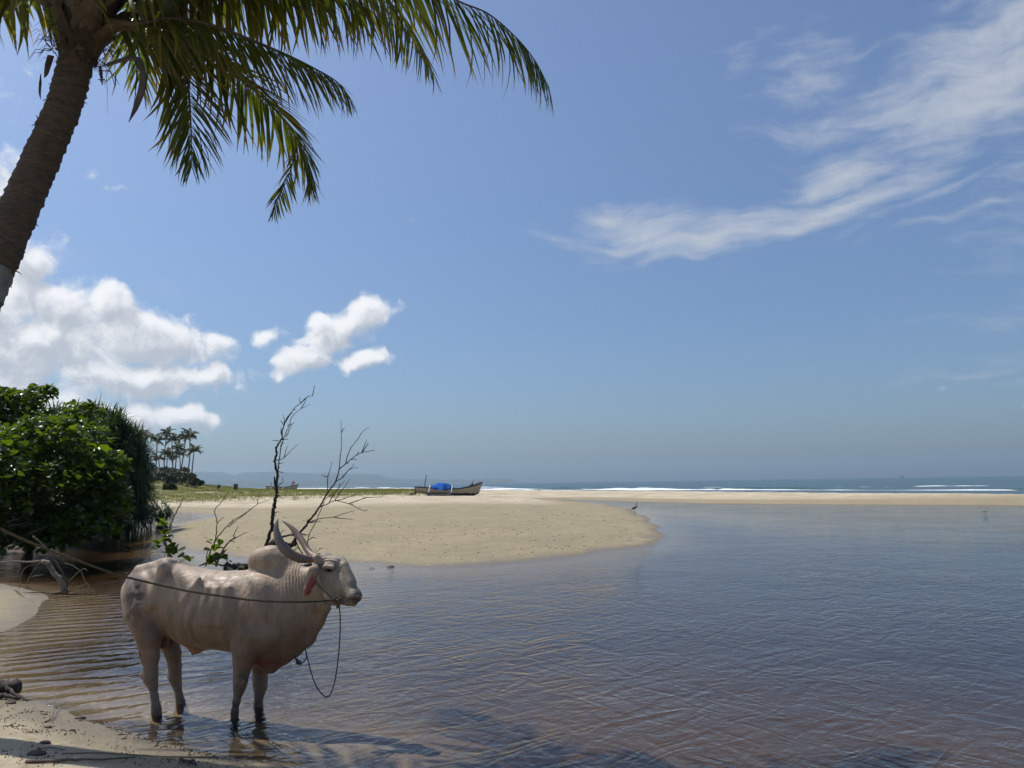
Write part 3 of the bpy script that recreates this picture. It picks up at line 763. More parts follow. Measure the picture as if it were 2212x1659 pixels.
# wrinkles across the neck behind the ear
# legs (survey pixels, w, radius in px)
def leg(pts, k=.03, lat=.85): S.chain([(*B(px, py, w), r(rad)) for px, py, w, rad in pts], k, lat)
leg([(308, 1325, -.12, 40), (322, 1375, -.14, 27), (327, 1418, -.15, 16.5), (326, 1446, -.155, 13.5), (326, 1462, -.16, 13.5), (330, 1480, -.16, 9.6), (334, 1505, -.16, 7), (337, 1526, -.16, 8.6), (338, 1540, -.16, 9), (341, 1559, -.16, 11)])
leg([(317, 1446, -.155, 7), (310, 1459, -.157, 6), (317, 1475, -.16, 5)], .02)
leg([(340, 1330, .12, 38), (362, 1378, .14, 26), (374, 1412, .15, 17), (378, 1440, .155, 13.5), (378, 1462, .16, 13), (383, 1482, .16, 9), (387, 1502, .16, 7), (390, 1516, .16, 8.4), (393, 1532, .16, 10), (396, 1542, .16, 11)])
leg([(371, 1448, .155, 7), (368, 1459, .157, 5.5), (373, 1474, .16, 5)], .02)
leg([(545, 1370, -.13, 38), (530, 1405, -.14, 27), (525, 1432, -.145, 20), (521, 1456, -.15, 15.5), (519, 1476, -.15, 13.5), (516, 1492, -.15, 10), (511, 1514, -.15, 6.8), (507, 1538, -.15, 6.6), (507, 1562, -.15, 9), (510, 1580, -.15, 11.5)])
leg([(560, 1375, .13, 34), (562, 1415, .14, 22), (562, 1440, .145, 17), (562, 1466, .15, 15.5), (562, 1484, .15, 14), (560, 1502, .15, 9), (558, 1518, .15, 7.8), (559, 1532, .15, 8.6), (563, 1557, .15, 12)])
# tail down the back of the rump
S.chain([(*B(300, 1229, .02), .03), (*B(280, 1250, .05), .022), (*B(272, 1290, .07), .018), (*B(281, 1340, .08), .015), (*B(296, 1378, .09), .014), (*B(306, 1410, .09), .026), (*B(310, 1436, .09), .012)], .02)
bv, bq = S.mesh()
# small relief: neck folds, forehead wrinkles, veins of skin over the shoulder
def vnormals(v, q):
    n_ = np.cross(v[q[:, 2]] - v[q[:, 0]], v[q[:, 3]] - v[q[:, 1]]); vn = np.zeros_like(v)
    for k in range(4): np.add.at(vn, q[:, k], n_)
    return vn / (np.linalg.norm(vn, axis=1)[:, None] + 1e-12)
vn = vnormals(bv, bq)
def blob(c, rad, v=None):
    v = bv if v is None else v
    return np.exp(-(((v - np.asarray(c)) / np.asarray(rad)) ** 2).sum(1))
u = bv[:, 0] * 1.0 + bv[:, 2] * .22
nz = fbm(bv[:, 0] * 18, bv[:, 2] * 18 + bv[:, 1] * 10, 3, 2)
wr = blob(B(645, 1255, -.08), (.12, .5, .12)) * np.sin((u + nz * .02) * 2 * PI / .026) * .0042
fc = B(712, 1262, -.15)
rad_f = np.sqrt((bv[:, 0] - fc[0]) ** 2 + (bv[:, 2] - fc[2]) ** 2)
wr += blob(H(716, 1212, -.14), (.085, .13, .055)) * np.sin((rad_f + nz * .012) * 2 * PI / .020) * .0042
wr += blob(B(540, 1290, -.2), (.09, .4, .13)) * (fbm(bv[:, 0] * 30, bv[:, 2] * 14, 3, 8) - .5) * .024
wr += blob(B(440, 1300, -.2), (.25, .4, .2)) * (fbm(bv[:, 0] * 12, bv[:, 2] * 7, 3, 18) - .5) * .017
wr += blob(B(600, 1370, -.2), (.2, .4, .2)) * (fbm(bv[:, 0] * 10 + bv[:, 2] * 6, bv[:, 2] * 9, 3, 28) - .5) * .018
wr += (fbm(bv[:, 0] * 60, bv[:, 2] * 60 + bv[:, 1] * 40, 3, 4) - .5) * .0022
bv2 = bv + vn * wr[:, None]
# hide colours, with a sunlit top and shaded flank painted in: pale fawn, pink where the hair is thin, mud and dung stains, dark muzzle
base = np.array([.35, .265, .205]); Cc = np.tile(base, (len(bv), 1))
def paint(mask, c, k=1.0):
    global Cc
    m_ = np.clip(mask * k, 0, 1)[:, None]; Cc = Cc * (1 - m_) + np.array(c) * m_
n2 = fbm(bv[:, 0] * 6 + 3, bv[:, 2] * 6 + bv[:, 1] * 5, 4, 41); n3 = fbm(bv[:, 0] * 22, bv[:, 2] * 22 + bv[:, 1] * 12, 4, 43); n4 = fbm(bv[:, 0] * 14, bv[:, 2] * 3, 4, 47)
paint(smooth01((n2 - .45) * 3), (.36, .27, .21), .6)
paint(smooth01((n4 - .5) * 4), (.48, .40, .32), .5)
paint(smooth01((B(400, 1262)[2] - bv[:, 2]) * -7) * (bv[:, 0] < B(540, 1240)[0]), (.50, .375, .325), .8)  # back painted lighter, as the sun falls on it
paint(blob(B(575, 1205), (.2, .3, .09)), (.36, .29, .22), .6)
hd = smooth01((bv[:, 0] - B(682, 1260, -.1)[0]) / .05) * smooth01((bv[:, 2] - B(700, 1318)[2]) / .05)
paint(smooth01((bv[:, 2] - B(430, 1300)[2]) / .16) * (1 - hd), (.50, .42, .335), .5)  # sunlight on the upper body put into the hide colour
paint(hd, (.40, .38, .32), .9)
paint(blob(H(738, 1206, -.12), (.05, .12, .035)) * smooth01((n3 - .38) * 5), (.70, .68, .62), 1)
paint(blob(H(716, 1214, -.12), (.07, .12, .04)), (.40, .34, .25), .7)
paint(blob(B(290, 1288, -.2), (.07, .3, .075)) * smooth01((n3 - .36) * 6), (.05, .028, .018), 2.6)
paint(blob(B(297, 1325, -.2), (.08, .3, .12)) * smooth01((n3 - .36) * 5), (.13, .075, .05), 1.4)
paint(blob(B(318, 1372, -.2), (.10, .3, .13)) * smooth01((n2 - .2) * 3), (.17, .08, .05), 1.3)
paint(smooth01((B(400, 1275)[2] - bv[:, 2]) / .42) * smooth01((n2 - .1) * 2), (.20, .13, .088), .85)  # lower half browned: dirt, with the flank's shade painted in
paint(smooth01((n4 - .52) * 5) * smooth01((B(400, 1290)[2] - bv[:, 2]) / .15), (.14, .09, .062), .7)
paint(blob(B(400, 1385), (.20, .3, .05)), (.26, .13, .085), .9)
paint(blob(B(450, 1402), (.25, .3, .03)), (.26, .15, .10), .9)
paint(blob(B(425, 1405), (.04, .3, .03)), (.42, .17, .13), .9)
paint(blob(B(354, 1385), (.05, .3, .07)) * (np.abs(bv[:, 1]) < .09), (.10, .045, .03), 1.2)
paint(blob(B(585, 1432), (.15, .3, .06)), (.24, .075, .05), 1.4)
paint(blob(B(440, 1350, -.2), (.05, .3, .1)) * smooth01((n3 - .4) * 4), (.38, .26, .19), .5)
paint(blob(B(505, 1330, -.2), (.035, .3, .12)) * smooth01((n2 - .3) * 3), (.20, .125, .085), .7)
paint(blob(B(688, 1325, -.1), (.05, .3, .05)) * smooth01((n3 - .3) * 4), (.34, .19, .11), .9)
legz = bv[:, 2]
paint(smooth01((.46 - legz) / .3) * (legz < .6), (.27, .20, .155), .7)
paint(blob(B(528, 1468, -.15), (.05, .12, .08)) * smooth01((n3 - .36) * 6), (.04, .033, .03), 1.2)
nf = np.exp(-((bv[:, 1] + .15) / .09) ** 2) * smooth01((bv[:, 0] - .35) / .1)
paint(nf * smooth01((B(512, 1488)[2] - legz) / .10 + (n3 - .5)), (.045, .038, .034), 1.0)
paint(smooth01((.13 - legz + (n3 - .5) * .22) / .16), (.075, .055, .042), .85)
paint(blob(H(770, 1290, -.21), (.055, .12, .05)) * smooth01((n3 - .25) * 4), (.045, .035, .035), 1.5)
paint(blob(H(774, 1298, -.20), (.03, .12, .025)), (.30, .13, .12), .7)
paint(blob(H(711.5, 1231, -.17), (r(9), .05, r(4.5))), (.03, .022, .02), 1.4)
earm = blob(H(670, 1268, -.26), (.045, .035, .085)); earm = earm * smooth01(((bv[:, 0] - H(664, 1262, -.2)[0]) + (H(664, 1262, -.2)[2] - bv[:, 2]) * .45) / .035)
paint(earm * (bv[:, 1] < -.19), (.24, .035, .03), 2.6)
Cc = Cc * np.array([.95, .87, .74])
Cc = Cc * (1 - .9 * hd[:, None]) + .9 * hd[:, None] * Cc * np.array([.84, .82, .80])
def bull_mat():
    m, t, out = new_mat('bull_hide')
    at = t.n('ShaderNodeAttribute', attribute_name='coat').outputs['Color']
    pos = t.n('ShaderNodeTexCoord').outputs['Object']
    fine = t.noise(t.mapping(pos, scale=(1, 1, .4)), 70, 4, .7); mid = t.noise(t.mapping(pos, scale=(1, 1, .45)), 13, 6, .65)
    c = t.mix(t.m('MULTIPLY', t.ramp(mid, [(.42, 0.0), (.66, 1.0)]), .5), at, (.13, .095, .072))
    c = t.mix(t.m('MULTIPLY', t.ramp(fine, [(.35, 1.0), (.6, 0.0)]), .16), c, (.25, .18, .14))
    rg = t.ramp(mid, [(.3, .36), (.7, .62)])
    bs = t.n('ShaderNodeBsdfPrincipled'); t.l(c, bs.inputs['Base Color']); t.l(rg, bs.inputs['Roughness']); bs.inputs['Coat Weight'].default_value = .05; bs.inputs['Coat Roughness'].default_value = .25
    bs.inputs['Subsurface Weight'].default_value = .0
    bs.inputs['Sheen Weight'].default_value = .0
    h = t.m('ADD', t.m('MULTIPLY', t.noise(t.mapping(pos, scale=(1, 1, .6)), 24, 7, .75), .008), t.m('MULTIPLY', t.noise(t.mapping(pos, scale=(1, 1, .5)), 220, 2, .6), .0007))
    bn = t.n('ShaderNodeBump', i_Strength=1.0, i_Distance=1.0, i_Height=h); t.l(bn.outputs[0], bs.inputs['Normal'])
    t.l(bs.outputs[0], out.inputs[0]); return m
bull = empty('bull', BO, 'pale fawn humped bull with long upswept horns standing in shallow water', 'bull')
BM = Matrix(((BF[0], BL[0], 0), (BF[1], BL[1], 0), (BF[2], BL[2], 1)))
bull.rotation_euler = BM.to_euler()
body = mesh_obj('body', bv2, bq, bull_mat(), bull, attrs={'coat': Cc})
# horns
def horn_mat():
    m, t, out = new_mat('horn')
    at = t.n('ShaderNodeAttribute', attribute_name='tone').outputs['Fac']
    pos = t.n('ShaderNodeTexCoord').outputs['Object']
    c = t.ramp(t.m('ADD', at, t.m('MULTIPLY', t.m('SUBTRACT', t.noise(pos, 25, 5, .6), .5), .35)), [(0.0, (.30, .20, .15)), (.22, (.16, .105, .08)), (.6, (.20, .155, .125)), (1.0, (.36, .30, .24))])
    bs = t.n('ShaderNodeBsdfPrincipled', i_Roughness=.5); t.l(c, bs.inputs['Base Color'])
    bn = t.n('ShaderNodeBump', i_Strength=1.0, i_Distance=.0015, i_Height=t.noise(t.mapping(pos, scale=(1, 1, 3)), 60, 4, .6)); t.l(bn.outputs[0], bs.inputs['Normal'])
    t.l(bs.outputs[0], out.inputs[0]); return m
M_horn = horn_mat()
for pts in ([(686, 1206, -.11, 7.5), (668, 1208, -.17, 8.6), (650, 1206, -.22, 10), (630, 1198, -.26, 10.6), (612, 1183, -.28, 10.4), (601, 1163, -.28, 8.8), (597, 1145, -.27, 6.6), (598, 1130, -.255, 3.8), (601, 1119.5, -.25, .5)],
            [(688, 1203, .0, 8.6), (676, 1200, .05, 8), (665, 1189, .10, 7.8), (655, 1172, .14, 7.8), (643, 1155, .17, 7.2), (631, 1141, .18, 5.6), (619, 1131, .18, 3.4), (608, 1124.5, .17, .5)]):
    cp = catmull([np.r_[B(p[0], p[1], p[2]), r(p[3])] for p in pts], 7)
    rr = .96 * cp[:, 3] * (1 + .05 * np.sin(np.arange(len(cp)) * 2.1) * np.exp(-np.arange(len(cp)) / 12))
    mb = MB(); mb.tube(cp[:, :3], rr, 14, a=np.linspace(0, 1, len(cp))); mb.build('horn', M_horn, bull)
# eyes
M_eye = simple_mat('eye', (.012, .008, .006), .08, .1)
for w in (-.172, -.004):
    c = H(711.5, 1232, w); vv, ff = [], []
    for i in range(9):
        for j in range(14):
            th, ph = PI * i / 8, 2 * PI * j / 14; vv.append(c + np.array([math.sin(th) * math.cos(ph) * r(5.2), math.cos(th) * .013, math.sin(th) * math.sin(ph) * r(3.2)]))
    ff = [(i * 14 + j, i * 14 + (j + 1) % 14, (i + 1) * 14 + (j + 1) % 14, (i + 1) * 14 + j) for i in range(8) for j in range(14)]
    mesh_obj('eye', vv, ff, M_eye, bull)
# ropes
def rope_mat(name, c):
    m, t, out = new_mat(name)
    at = t.n('ShaderNodeAttribute', attribute_name='tone').outputs['Fac']
    cc = t.mix(t.ramp(t.noise(t.n('ShaderNodeTexCoord').outputs['Object'], 30, 4), [(.3, 0.0), (.7, 1.0)]), c, tuple(x * .5 for x in c))
    cc = t.mix(t.m('MULTIPLY', at, .6), cc, tuple(x * .3 for x in c))
    bs = t.n('ShaderNodeBsdfPrincipled', i_Roughness=.9); t.l(cc, bs.inputs['Base Color']); t.l(bs.outputs[0], out.inputs[0]); return m
M_rope = rope_mat('coir_rope', (.13, .095, .055)); M_rope2 = rope_mat('nylon_cord', (.06, .055, .075))
def rope(mb, pts, rad, per=10, pitch=.035, fuzz=.0):
    """three twisted strands"""
    c = catmull(pts, per); L = np.r_[0, np.cumsum(np.linalg.norm(np.diff(c, axis=0), axis=1))]
    n = int(L[-1] / (pitch / 6)) + 2; s_ = np.linspace(0, L[-1], n); c = np.stack([np.interp(s_, L, c[:, k]) for k in range(3)], -1)
    T = np.gradient(c, axis=0); T /= np.linalg.norm(T, axis=1)[:, None]
    A = np.cross(T, [0.13, .1, .98]); A /= np.linalg.norm(A, axis=1)[:, None]; Bn = np.cross(T, A)
    for k in range(3):
        ph = s_ / pitch * 2 * PI + k * 2 * PI / 3
        mb.tube(c + (np.cos(ph) * rad * .5)[:, None] * A + (np.sin(ph) * rad * .5)[:, None] * Bn, rad * .62, 5, a=np.full(n, k % 2 * .4))
mb = MB()
knot = b2w(B(729, 1297, -.235))
Yk = knot[1]
lp = [P(-560, 860, 3.2), P(-250, 1010, 4.0), P(0, 1142, 4.85), P(100, 1186, 5.1), P(190, 1219, 5.3), P(270, 1246, 5.45), P(400, 1275.5, 5.6), P(480, 1288, 5.65), P(550, 1297, 5.7), P(640, 1300.5, 5.75), P(700, 1298, Yk - .03), knot]
rope(mb, lp, .0072)
mb.build('lead_rope', M_rope, base=lp[0]); tag(bpy.context.scene.objects['lead_rope'], 'long brown rope stretched from the left past the bull to its muzzle', 'rope')
mb = MB()
kp = [(721, 1293), (727, 1289), (734, 1291), (737, 1297), (731, 1302), (724, 1300), (721, 1293)]
rope(mb, [b2w(B(x, y, -.242)) for x, y in kp], .007, pitch=.03)
rope(mb, [b2w(B(x, y, w)) for x, y, w in ((727, 1297, -.262), (736, 1294, -.262), (733, 1304, -.25), (730, 1311, -.235))], .008, pitch=.03)
rope(mb, [b2w(B(x, y, w)) for x, y, w in ((733, 1300, -.25), (728, 1308, -.24), (729, 1314, -.235))], .007, pitch=.03)
rope(mb, [b2w(B(x, y, w)) for x, y, w in ((682, 1252, -.17), (690, 1266, -.185), (700, 1276, -.215), (712, 1287, -.232), (724, 1296, -.245))], .0045, pitch=.03)
rope(mb, [b2w(B(x, y, w)) for x, y, w in ((735, 1296, -.25), (746, 1294, -.262), (756, 1291, -.27), (764, 1289, -.268))], .003, pitch=.03)
mb.build('nose_halter', M_rope, base=knot); tag(bpy.context.scene.objects['nose_halter'], 'knotted rope halter around the muzzle of the bull', 'halter')
mb = MB()
Yh = Yk
hp = [P(733, 1308, Yh), P(735, 1345, Yh), P(732.5, 1400, Yh), P(727, 1450, Yh), P(721, 1480, Yh), P(714, 1499, Yh), P(706, 1505, Yh), P(694, 1498, Yh + .02), P(682, 1480, Yh + .05), P(672, 1452, Yh + .1), P(664, 1420, Yh + .2), P(659, 1402, Yh + .28)]
rope(mb, hp, .0048, pitch=.02)
rope(mb, [P(x, y, Yh + .27) for x, y in ((640, 1404), (636, 1414), (640, 1426), (648, 1433), (657, 1429), (662, 1418), (660, 1404))], .0048, pitch=.02)
rope(mb, [P(x, y, Yh + .265) for x, y in ((640, 1422), (646, 1434), (640, 1433), (648, 1428), (650, 1437))], .006, pitch=.02)
mb.build('hanging_cord', M_rope2, base=hp[0]); tag(bpy.context.scene.objects['hanging_cord'], 'thin dark cord hanging in a loop from the muzzle of the bull', 'cord')
# ------------------------------------------------------------------ foreground coconut palm
def z3(x, y): return (x * .2976, y * .2976)
def z4(x, y): return ((1000 + x * .5425) * .5486, y * .5425 * .5486)
def bark_mat():
    m, t, out = new_mat('palm_bark')
    pos = t.n('ShaderNodeTexCoord').outputs['Object']
    at = t.n('ShaderNodeAttribute', attribute_name='tone').outputs['Fac']      # 1 = whitewashed band
    n1 = t.noise(pos, 9, 6, .7); n2 = t.noise(t.mapping(pos, scale=(1, 1, 4)), 16, 5, .7)
    c = t.ramp(n1, [(.3, (.036, .027, .021)), (.7, (.10, .075, .056))])
    c = t.mix(t.m('MULTIPLY', t.ramp(n2, [(.4, 0.0), (.6, 1.0)]), .6), c, (.13, .10, .074))
    c = t.mix(t.m('MULTIPLY', t.m('MULTIPLY', at, t.ramp(n1, [(.25, .35), (.5, 1.0)])), .75), c, (.27, .29, .30))
    bs = t.n('ShaderNodeBsdfPrincipled', i_Roughness=.9); t.l(c, bs.inputs['Base Color'])
    bn = t.n('ShaderNodeBump', i_Strength=1.0, i_Distance=1.0, i_Height=t.m('ADD', t.m('MULTIPLY', n1, .02), t.m('MULTIPLY', n2, .02))); t.l(bn.outputs[0], bs.inputs['Normal'])
    t.l(bs.outputs[0], out.inputs[0]); return m
M_bark = bark_mat()
PY = 6.1
ax = [P(168, 118, PY), P(137, 232, PY), P(88, 345, PY), P(40, 456, PY), P(-40, 640, PY)]
dirn = unit(ax[-1] - ax[-2])
ax += [ax[-1] + dirn * 1.0 + np.array([0, -.05, -.1]), ax[-1] + dirn * 1.6 + np.array([.05, -.1, -.35])]
gz = hz(ax[-1][0] - .1, ax[-1][1])
ax.append(np.array([ax[-1][0] - .25, ax[-1][1] - .05, gz - .15]))
axis = catmull(ax, 60)
L = np.r_[0, np.cumsum(np.linalg.norm(np.diff(axis, axis=0), axis=1))]
n = int(L[-1] / .0075); sl_ = np.linspace(0, L[-1], n)
axis = np.stack([np.interp(sl_, L, axis[:, k]) for k in range(3)], -1)
T = np.gradient(axis, axis=0); T /= np.linalg.norm(T, axis=1)[:, None]
Nn = np.cross(T, [0, 1, 0]); Nn /= np.linalg.norm(Nn, axis=1)[:, None]; Bb = np.cross(T, Nn)
sides = 40; an = np.arange(sides) * 2 * PI / sides
R0 = .126 + .032 * smooth01(sl_ / 2.9) + .07 * smooth01((sl_ - L[-1] + 1.2) / 1.2)
tilt = .35
SS, AA = np.meshgrid(sl_, an, indexing='ij')
ringp = .074 + .012 * np.interp(sl_, [0, 3], [0, 1])[:, None]
ph = (SS + .018 * np.sin(AA + SS * 3) + .012 * np.sin(2 * AA + SS * 7) + .03 * (fbm(SS * 3, AA * .6, 2, 5) - .5)) / ringp
fr_ = ph - np.floor(ph)
saw = np.where(fr_ < .78, fr_ / .78, (1 - fr_) / .22)
RR = R0[:, None] * (1 + .05 * np.sin(2 * AA + 1)) + saw * .010 + (fbm(SS * 26, AA * 3, 3, 9) - .5) * .014 + (vnoise(np.floor(ph) * 1.7, AA * 1.2, 4) - .5) * .010
Vt = axis[:, None] + (np.cos(AA) * RR)[..., None] * Nn[:, None] + (np.sin(AA) * RR)[..., None] * Bb[:, None]
Ft = [(i * sides + j, i * sides + (j + 1) % sides, (i + 1) * sides + (j + 1) % sides, (i + 1) * sides + j) for i in range(n - 1) for j in range(sides)]
pl = np.array([proj(p)[0] for p in axis[::10]])
s_band = L_b = np.interp(0, [0], [0])
band0 = sl_[np.argmin([abs(proj(p)[1] - 575) for p in axis])]
tone = smooth01((SS - band0 - .0 + .03 * np.sin(AA * 2)) / .015) * smooth01((band0 + .28 - SS) / .03)
palm = empty('coconut_palm', (axis[-1][0], axis[-1][1], gz), 'large leaning coconut palm at the left edge, its fronds hanging over the water', 'palm')
pb = np.array(palm.location)
trk = mesh_obj('trunk', Vt.reshape(-1, 3) - pb, Ft, M_bark, palm, attrs={'tone': tone.ravel()})
# torn ring scraps
mb = MB()
for i in range(70):
    k = int(RNG.integers(0, n * .62)); a_ = RNG.random() * 2 * PI
    d_ = Nn[k] * math.cos(a_) + Bb[k] * math.sin(a_); p0 = axis[k] + d_ * (R0[k] + .002)
    q = unit(d_ * .7 + T[k] * RNG.uniform(-.6, .8) + RNG.normal(0, .3, 3)); l_ = RNG.uniform(.015, .05)
    mb.tube([p0 - pb, p0 + q * l_ * .6 - pb, p0 + q * l_ - pb + [0, 0, -.01]], [.006, .004, .001], 4)
o = mb.build('bark_scraps', M_bark, palm); tag(o, kind='stuff')

CR = P(190, 40, PY); Tup = -T[0]
M_fibre = simple_mat('palm_fibre', (.055, .038, .025), .95, .45, 12, .012, 40)
M_petiole = simple_mat('palm_petiole', (.085, .058, .032), .6, .35, 8, .003, 30)
M_frond = leaf_mat('palm_leaflet', (.022, .042, .009), (.066, .092, .014), (2.2, 2.1, .5), .33, tipc=(.24, .16, .05), tw=.42, scale=2.5)
# leaf bases: overlapping sheaths round the growing head
for i in range(16):
    a_ = i * 2.4; hgt = -.16 + i * .042
    d_ = Nn[0] * math.cos(a_) + Bb[0] * math.sin(a_)
    b0 = axis[0] + Tup * (hgt) + d_ * .07; b1 = axis[0] + Tup * (hgt + .22) + d_ * (.16 + .004 * i); b2 = axis[0] + Tup * (hgt + .42) + d_ * (.25 + .003 * i); b3 = b2 + d_ * .09 + Tup * .06
    c = catmull([b0, b1, b2, b3], 5); w_ = np.interp(np.arange(len(c)), [0, 4, 9, len(c) - 1], [.16, .13, .08, .05])
    sd_ = unit(np.cross(Tup, d_)); v = []; m_ = 9
    for j, p_ in enumerate(c):
        for k in range(m_):
            q = (k / (m_ - 1) - .5) * 2
            v.append(p_ + sd_ * w_[j] * q - d_ * (q * q) * w_[j] * .55 + d_ * .006 * math.sin(k * 3.1 + j))
    for j, p_ in enumerate(c):
        for k in range(m_):
            q = (k / (m_ - 1) - .5) * 2
            v.append(p_ + sd_ * w_[j] * q * .96 - d_ * ((q * q) * w_[j] * .55 + .022 * (1 - q * q) + .003))
    nn_ = len(c); o0 = nn_ * m_
    f = [(j * m_ + k, j * m_ + k + 1, (j + 1) * m_ + k + 1, (j + 1) * m_ + k) for j in range(nn_ - 1) for k in range(m_ - 1)]
    f += [(o0 + j * m_ + k + 1, o0 + j * m_ + k, o0 + (j + 1) * m_ + k, o0 + (j + 1) * m_ + k + 1) for j in range(nn_ - 1) for k in range(m_ - 1)]
    mesh_obj('leaf_base', np.array(v) - pb, f, M_petiole if i % 3 == 0 else M_fibre, palm)
mb = MB()                                              # hanging fibre and heart of the crown
mb.tube([axis[8] - pb, axis[0] + Tup * .1 - pb, axis[0] + Tup * .34 - pb, axis[0] + Tup * .6 - pb, axis[0] + Tup * .8 - pb], [.12, .16, .17, .11, .03], 20, jitter=.25)
for i in range(420):
    a_ = RNG.random() * 2 * PI; d_ = Nn[0] * math.cos(a_) + Bb[0] * math.sin(a_)
    p0 = axis[0] + Tup * RNG.uniform(-.12, .5) + d_ * RNG.uniform(.12, .24); l_ = RNG.uniform(.06, .34) * RNG.random()
    q = unit(d_ * .8 + RNG.normal(0, .5, 3)); w_ = RNG.uniform(.0015, .006)
    mb.tube([p0 - pb, p0 + q * l_ * .5 - pb, p0 + q * l_ * .8 + np.array([0, 0, -l_ * .5]) - pb], [w_, w_ * .7, w_ * .2], 3, cap=False)
o = mb.build('crown_fibre', M_fibre, palm); tag(o, kind='stuff')
# blade variants: folded, drooping strips of length 1
def blade(seed, droop, twist):
    ts = [0, .12, .35, .6, .82, 1]; ws = [.30, .9, 1, .85, .5, .03]
    v = []; tn = []
    rg_ = np.random.default_rng(seed)
    bend = rg_.uniform(-.05, .05)
    for t_, w_ in zip(ts, ws):
        yv = t_ * (1 - .25 * droop * t_ * t_); zv = -droop * t_ ** 2.1; xo = bend * t_ * t_
        th = twist * t_; cs, sn = math.cos(th), math.sin(th)
        for s_, zz in ((-.5, .0), (0, -.22), (.5, .0)):
            x_ = s_ * w_; z_ = zz * w_
            v.append((x_ * cs - z_ * sn, yv, (x_ * sn + z_ * cs), xo, zv)); tn.append(t_)
    f = [(3 * i + k, 3 * i + k + 1, 3 * i + k + 4, 3 * i + k + 3) for i in range(5) for k in range(2)]
    return np.array(v), f, np.array(tn)
BL_ = [blade(i, dr, tw) for i, (dr, tw) in enumerate([(.04, .3), (.10, -.4), (.18, .5), (.28, -.3), (.40, .6), (.12, .9), (.22, -.8), (.34, .2)])]
def blade_verts(var, Lb, Wb):
    v, f, tn = var
    return np.c_[v[:, 0] * Wb + v[:, 3] * Lb, v[:, 1] * Lb, v[:, 2] * Wb + v[:, 4] * Lb]
LEAFLETS = []
def frond(cpts, Lmax, W, hang, nl, r0=.022, side0=None, s_start=.16, fold=.35, twig=0., thin=0., drop=0.0):
    c = catmull([np.asarray(p) for p in cpts], 10)
    Ls = np.r_[0, np.cumsum(np.linalg.norm(np.diff(c, axis=0), axis=1))]; Lt = Ls[-1]
    rad = np.interp(Ls / Lt, [0, .1, .3, .7, 1], [r0 * 1.9, r0 * 1.1, r0 * .8, r0 * .42, .0025])
    mb = MB(); mb.tube(c - pb, rad, 7)
    fo = mb.build('frond', M_petiole, palm)
    Tn = np.gradient(c, axis=0); Tn /= np.linalg.norm(Tn, axis=1)[:, None]
    s0 = None
    for i in range(nl):
        for sg in (-1, 1):
            if RNG.random() < drop: continue
            u_ = s_start + (1 - s_start) * ((i + .5 * (sg > 0) + RNG.uniform(-.25, .25)) / nl)
            u_ = min(max(u_, 0), .999); s_ = u_ * Lt
            p0 = np.array([np.interp(s_, Ls, c[:, k]) for k in range(3)]); t_ = unit([np.interp(s_, Ls, Tn[:, k]) for k in range(3)])
            sd_ = np.cross(t_, [0, 0, 1.0])
            if np.linalg.norm(sd_) < .25 or side0 is not None: sd_ = np.cross(t_, side0 if side0 is not None else [0, 1, 0])
            sd_ = unit(sd_); up_ = np.cross(sd_, t_)
            alf = math.radians(np.interp(u_, [0, .5, 1], [68, 52, 24]) + RNG.uniform(-7, 7))
            d_ = sd_ * sg * math.sin(alf) + t_ * math.cos(alf) + up_ * fold * RNG.uniform(.5, 1.1)
            d_ = unit(d_ + np.array([0, 0, -1.0]) * hang * RNG.uniform(.75, 1.2) + RNG.normal(0, .05, 3))
            ln = Lmax * np.interp(u_, [.1, .25, .5, .75, .92, 1], [.62, .9, 1, .82, .5, .3]) * RNG.uniform(.85, 1.08)
            wd = W * np.interp(u_, [.1, .4, .8, 1], [.9, 1, .75, .35]) * RNG.uniform(.8, 1.15)
            zz = unit(np.cross(np.cross(d_, [0, 0, 1.0]) if abs(d_[2]) < .93 else sd_, d_)); zz = zz if zz[2] >= 0 else -zz
            zz = unit(zz + RNG.normal(0, .35, 3)); xx = unit(np.cross(d_, zz)); zz = np.cross(xx, d_)
            LEAFLETS.append((fo, p0, xx, d_, zz, ln, wd, int(RNG.integers(0, len(BL_)))))
    return fo
# visible fronds, traced point by point with their own distances
frond([CR, P(290, -60, 6.17), P(480, -105, 6.30), P(700, -105, 6.42), P(880, -60, 6.49), P(985, 0, 6.55), P(*z4(1700, 100), 6.55), P(*z4(1900, 270), 6.55), P(*z4(2040, 440), 6.49), P(*z4(2145, 640), 6.42)], .98, .036, 1.25, 84, fold=.25)
frond([CR, P(280, -5, 6.3), P(460, -60, 6.6), P(640, -70, 7.0), P(770, -40, 7.3), P(858, 20, 7.6), P(905, 90, 8.0), P(938, 162, 8.2)], .85, .039, 1.3, 72, fold=.2)
frond([CR, P(300, -60, 6.94), P(450, -120, 7.45), P(640, -130, 7.84), P(790, -80, 8.22), P(880, -20, 8.48), P(940, 60, 8.48)], .98, .05, 1.3, 60, fold=.2)
frond([CR, P(290, -30, 5.91), P(420, -70, 6.17), P(540, -75, 6.55), P(660, -50, 6.94), P(760, -10, 7.20), P(830, 50, 7.20)], .85, .046, 1.3, 60, fold=.2)
frond([CR, P(300, 52, 6.04), P(357, 42, 6.04), P(417, 46, 6.04), P(476, 61, 6.10), P(549, 89, 6.17), P(613, 116, 6.23), P(668, 142, 6.30), P(727, 176, 6.36), P(757, 212, 6.42)], .66, .027, .95, 92, .026, s_start=.2, fold=.25)
frond([CR, P(318, 66, 6.2), P(375, 78, 6.35), P(446, 113, 6.6), P(505, 160, 6.85), P(565, 209, 7.1), P(610, 254, 7.3), P(648, 312, 7.45), P(667, 365, 7.5), P(673, 408, 7.5)], .76, .035, .5, 78, .024, s_start=.14, fold=.2)
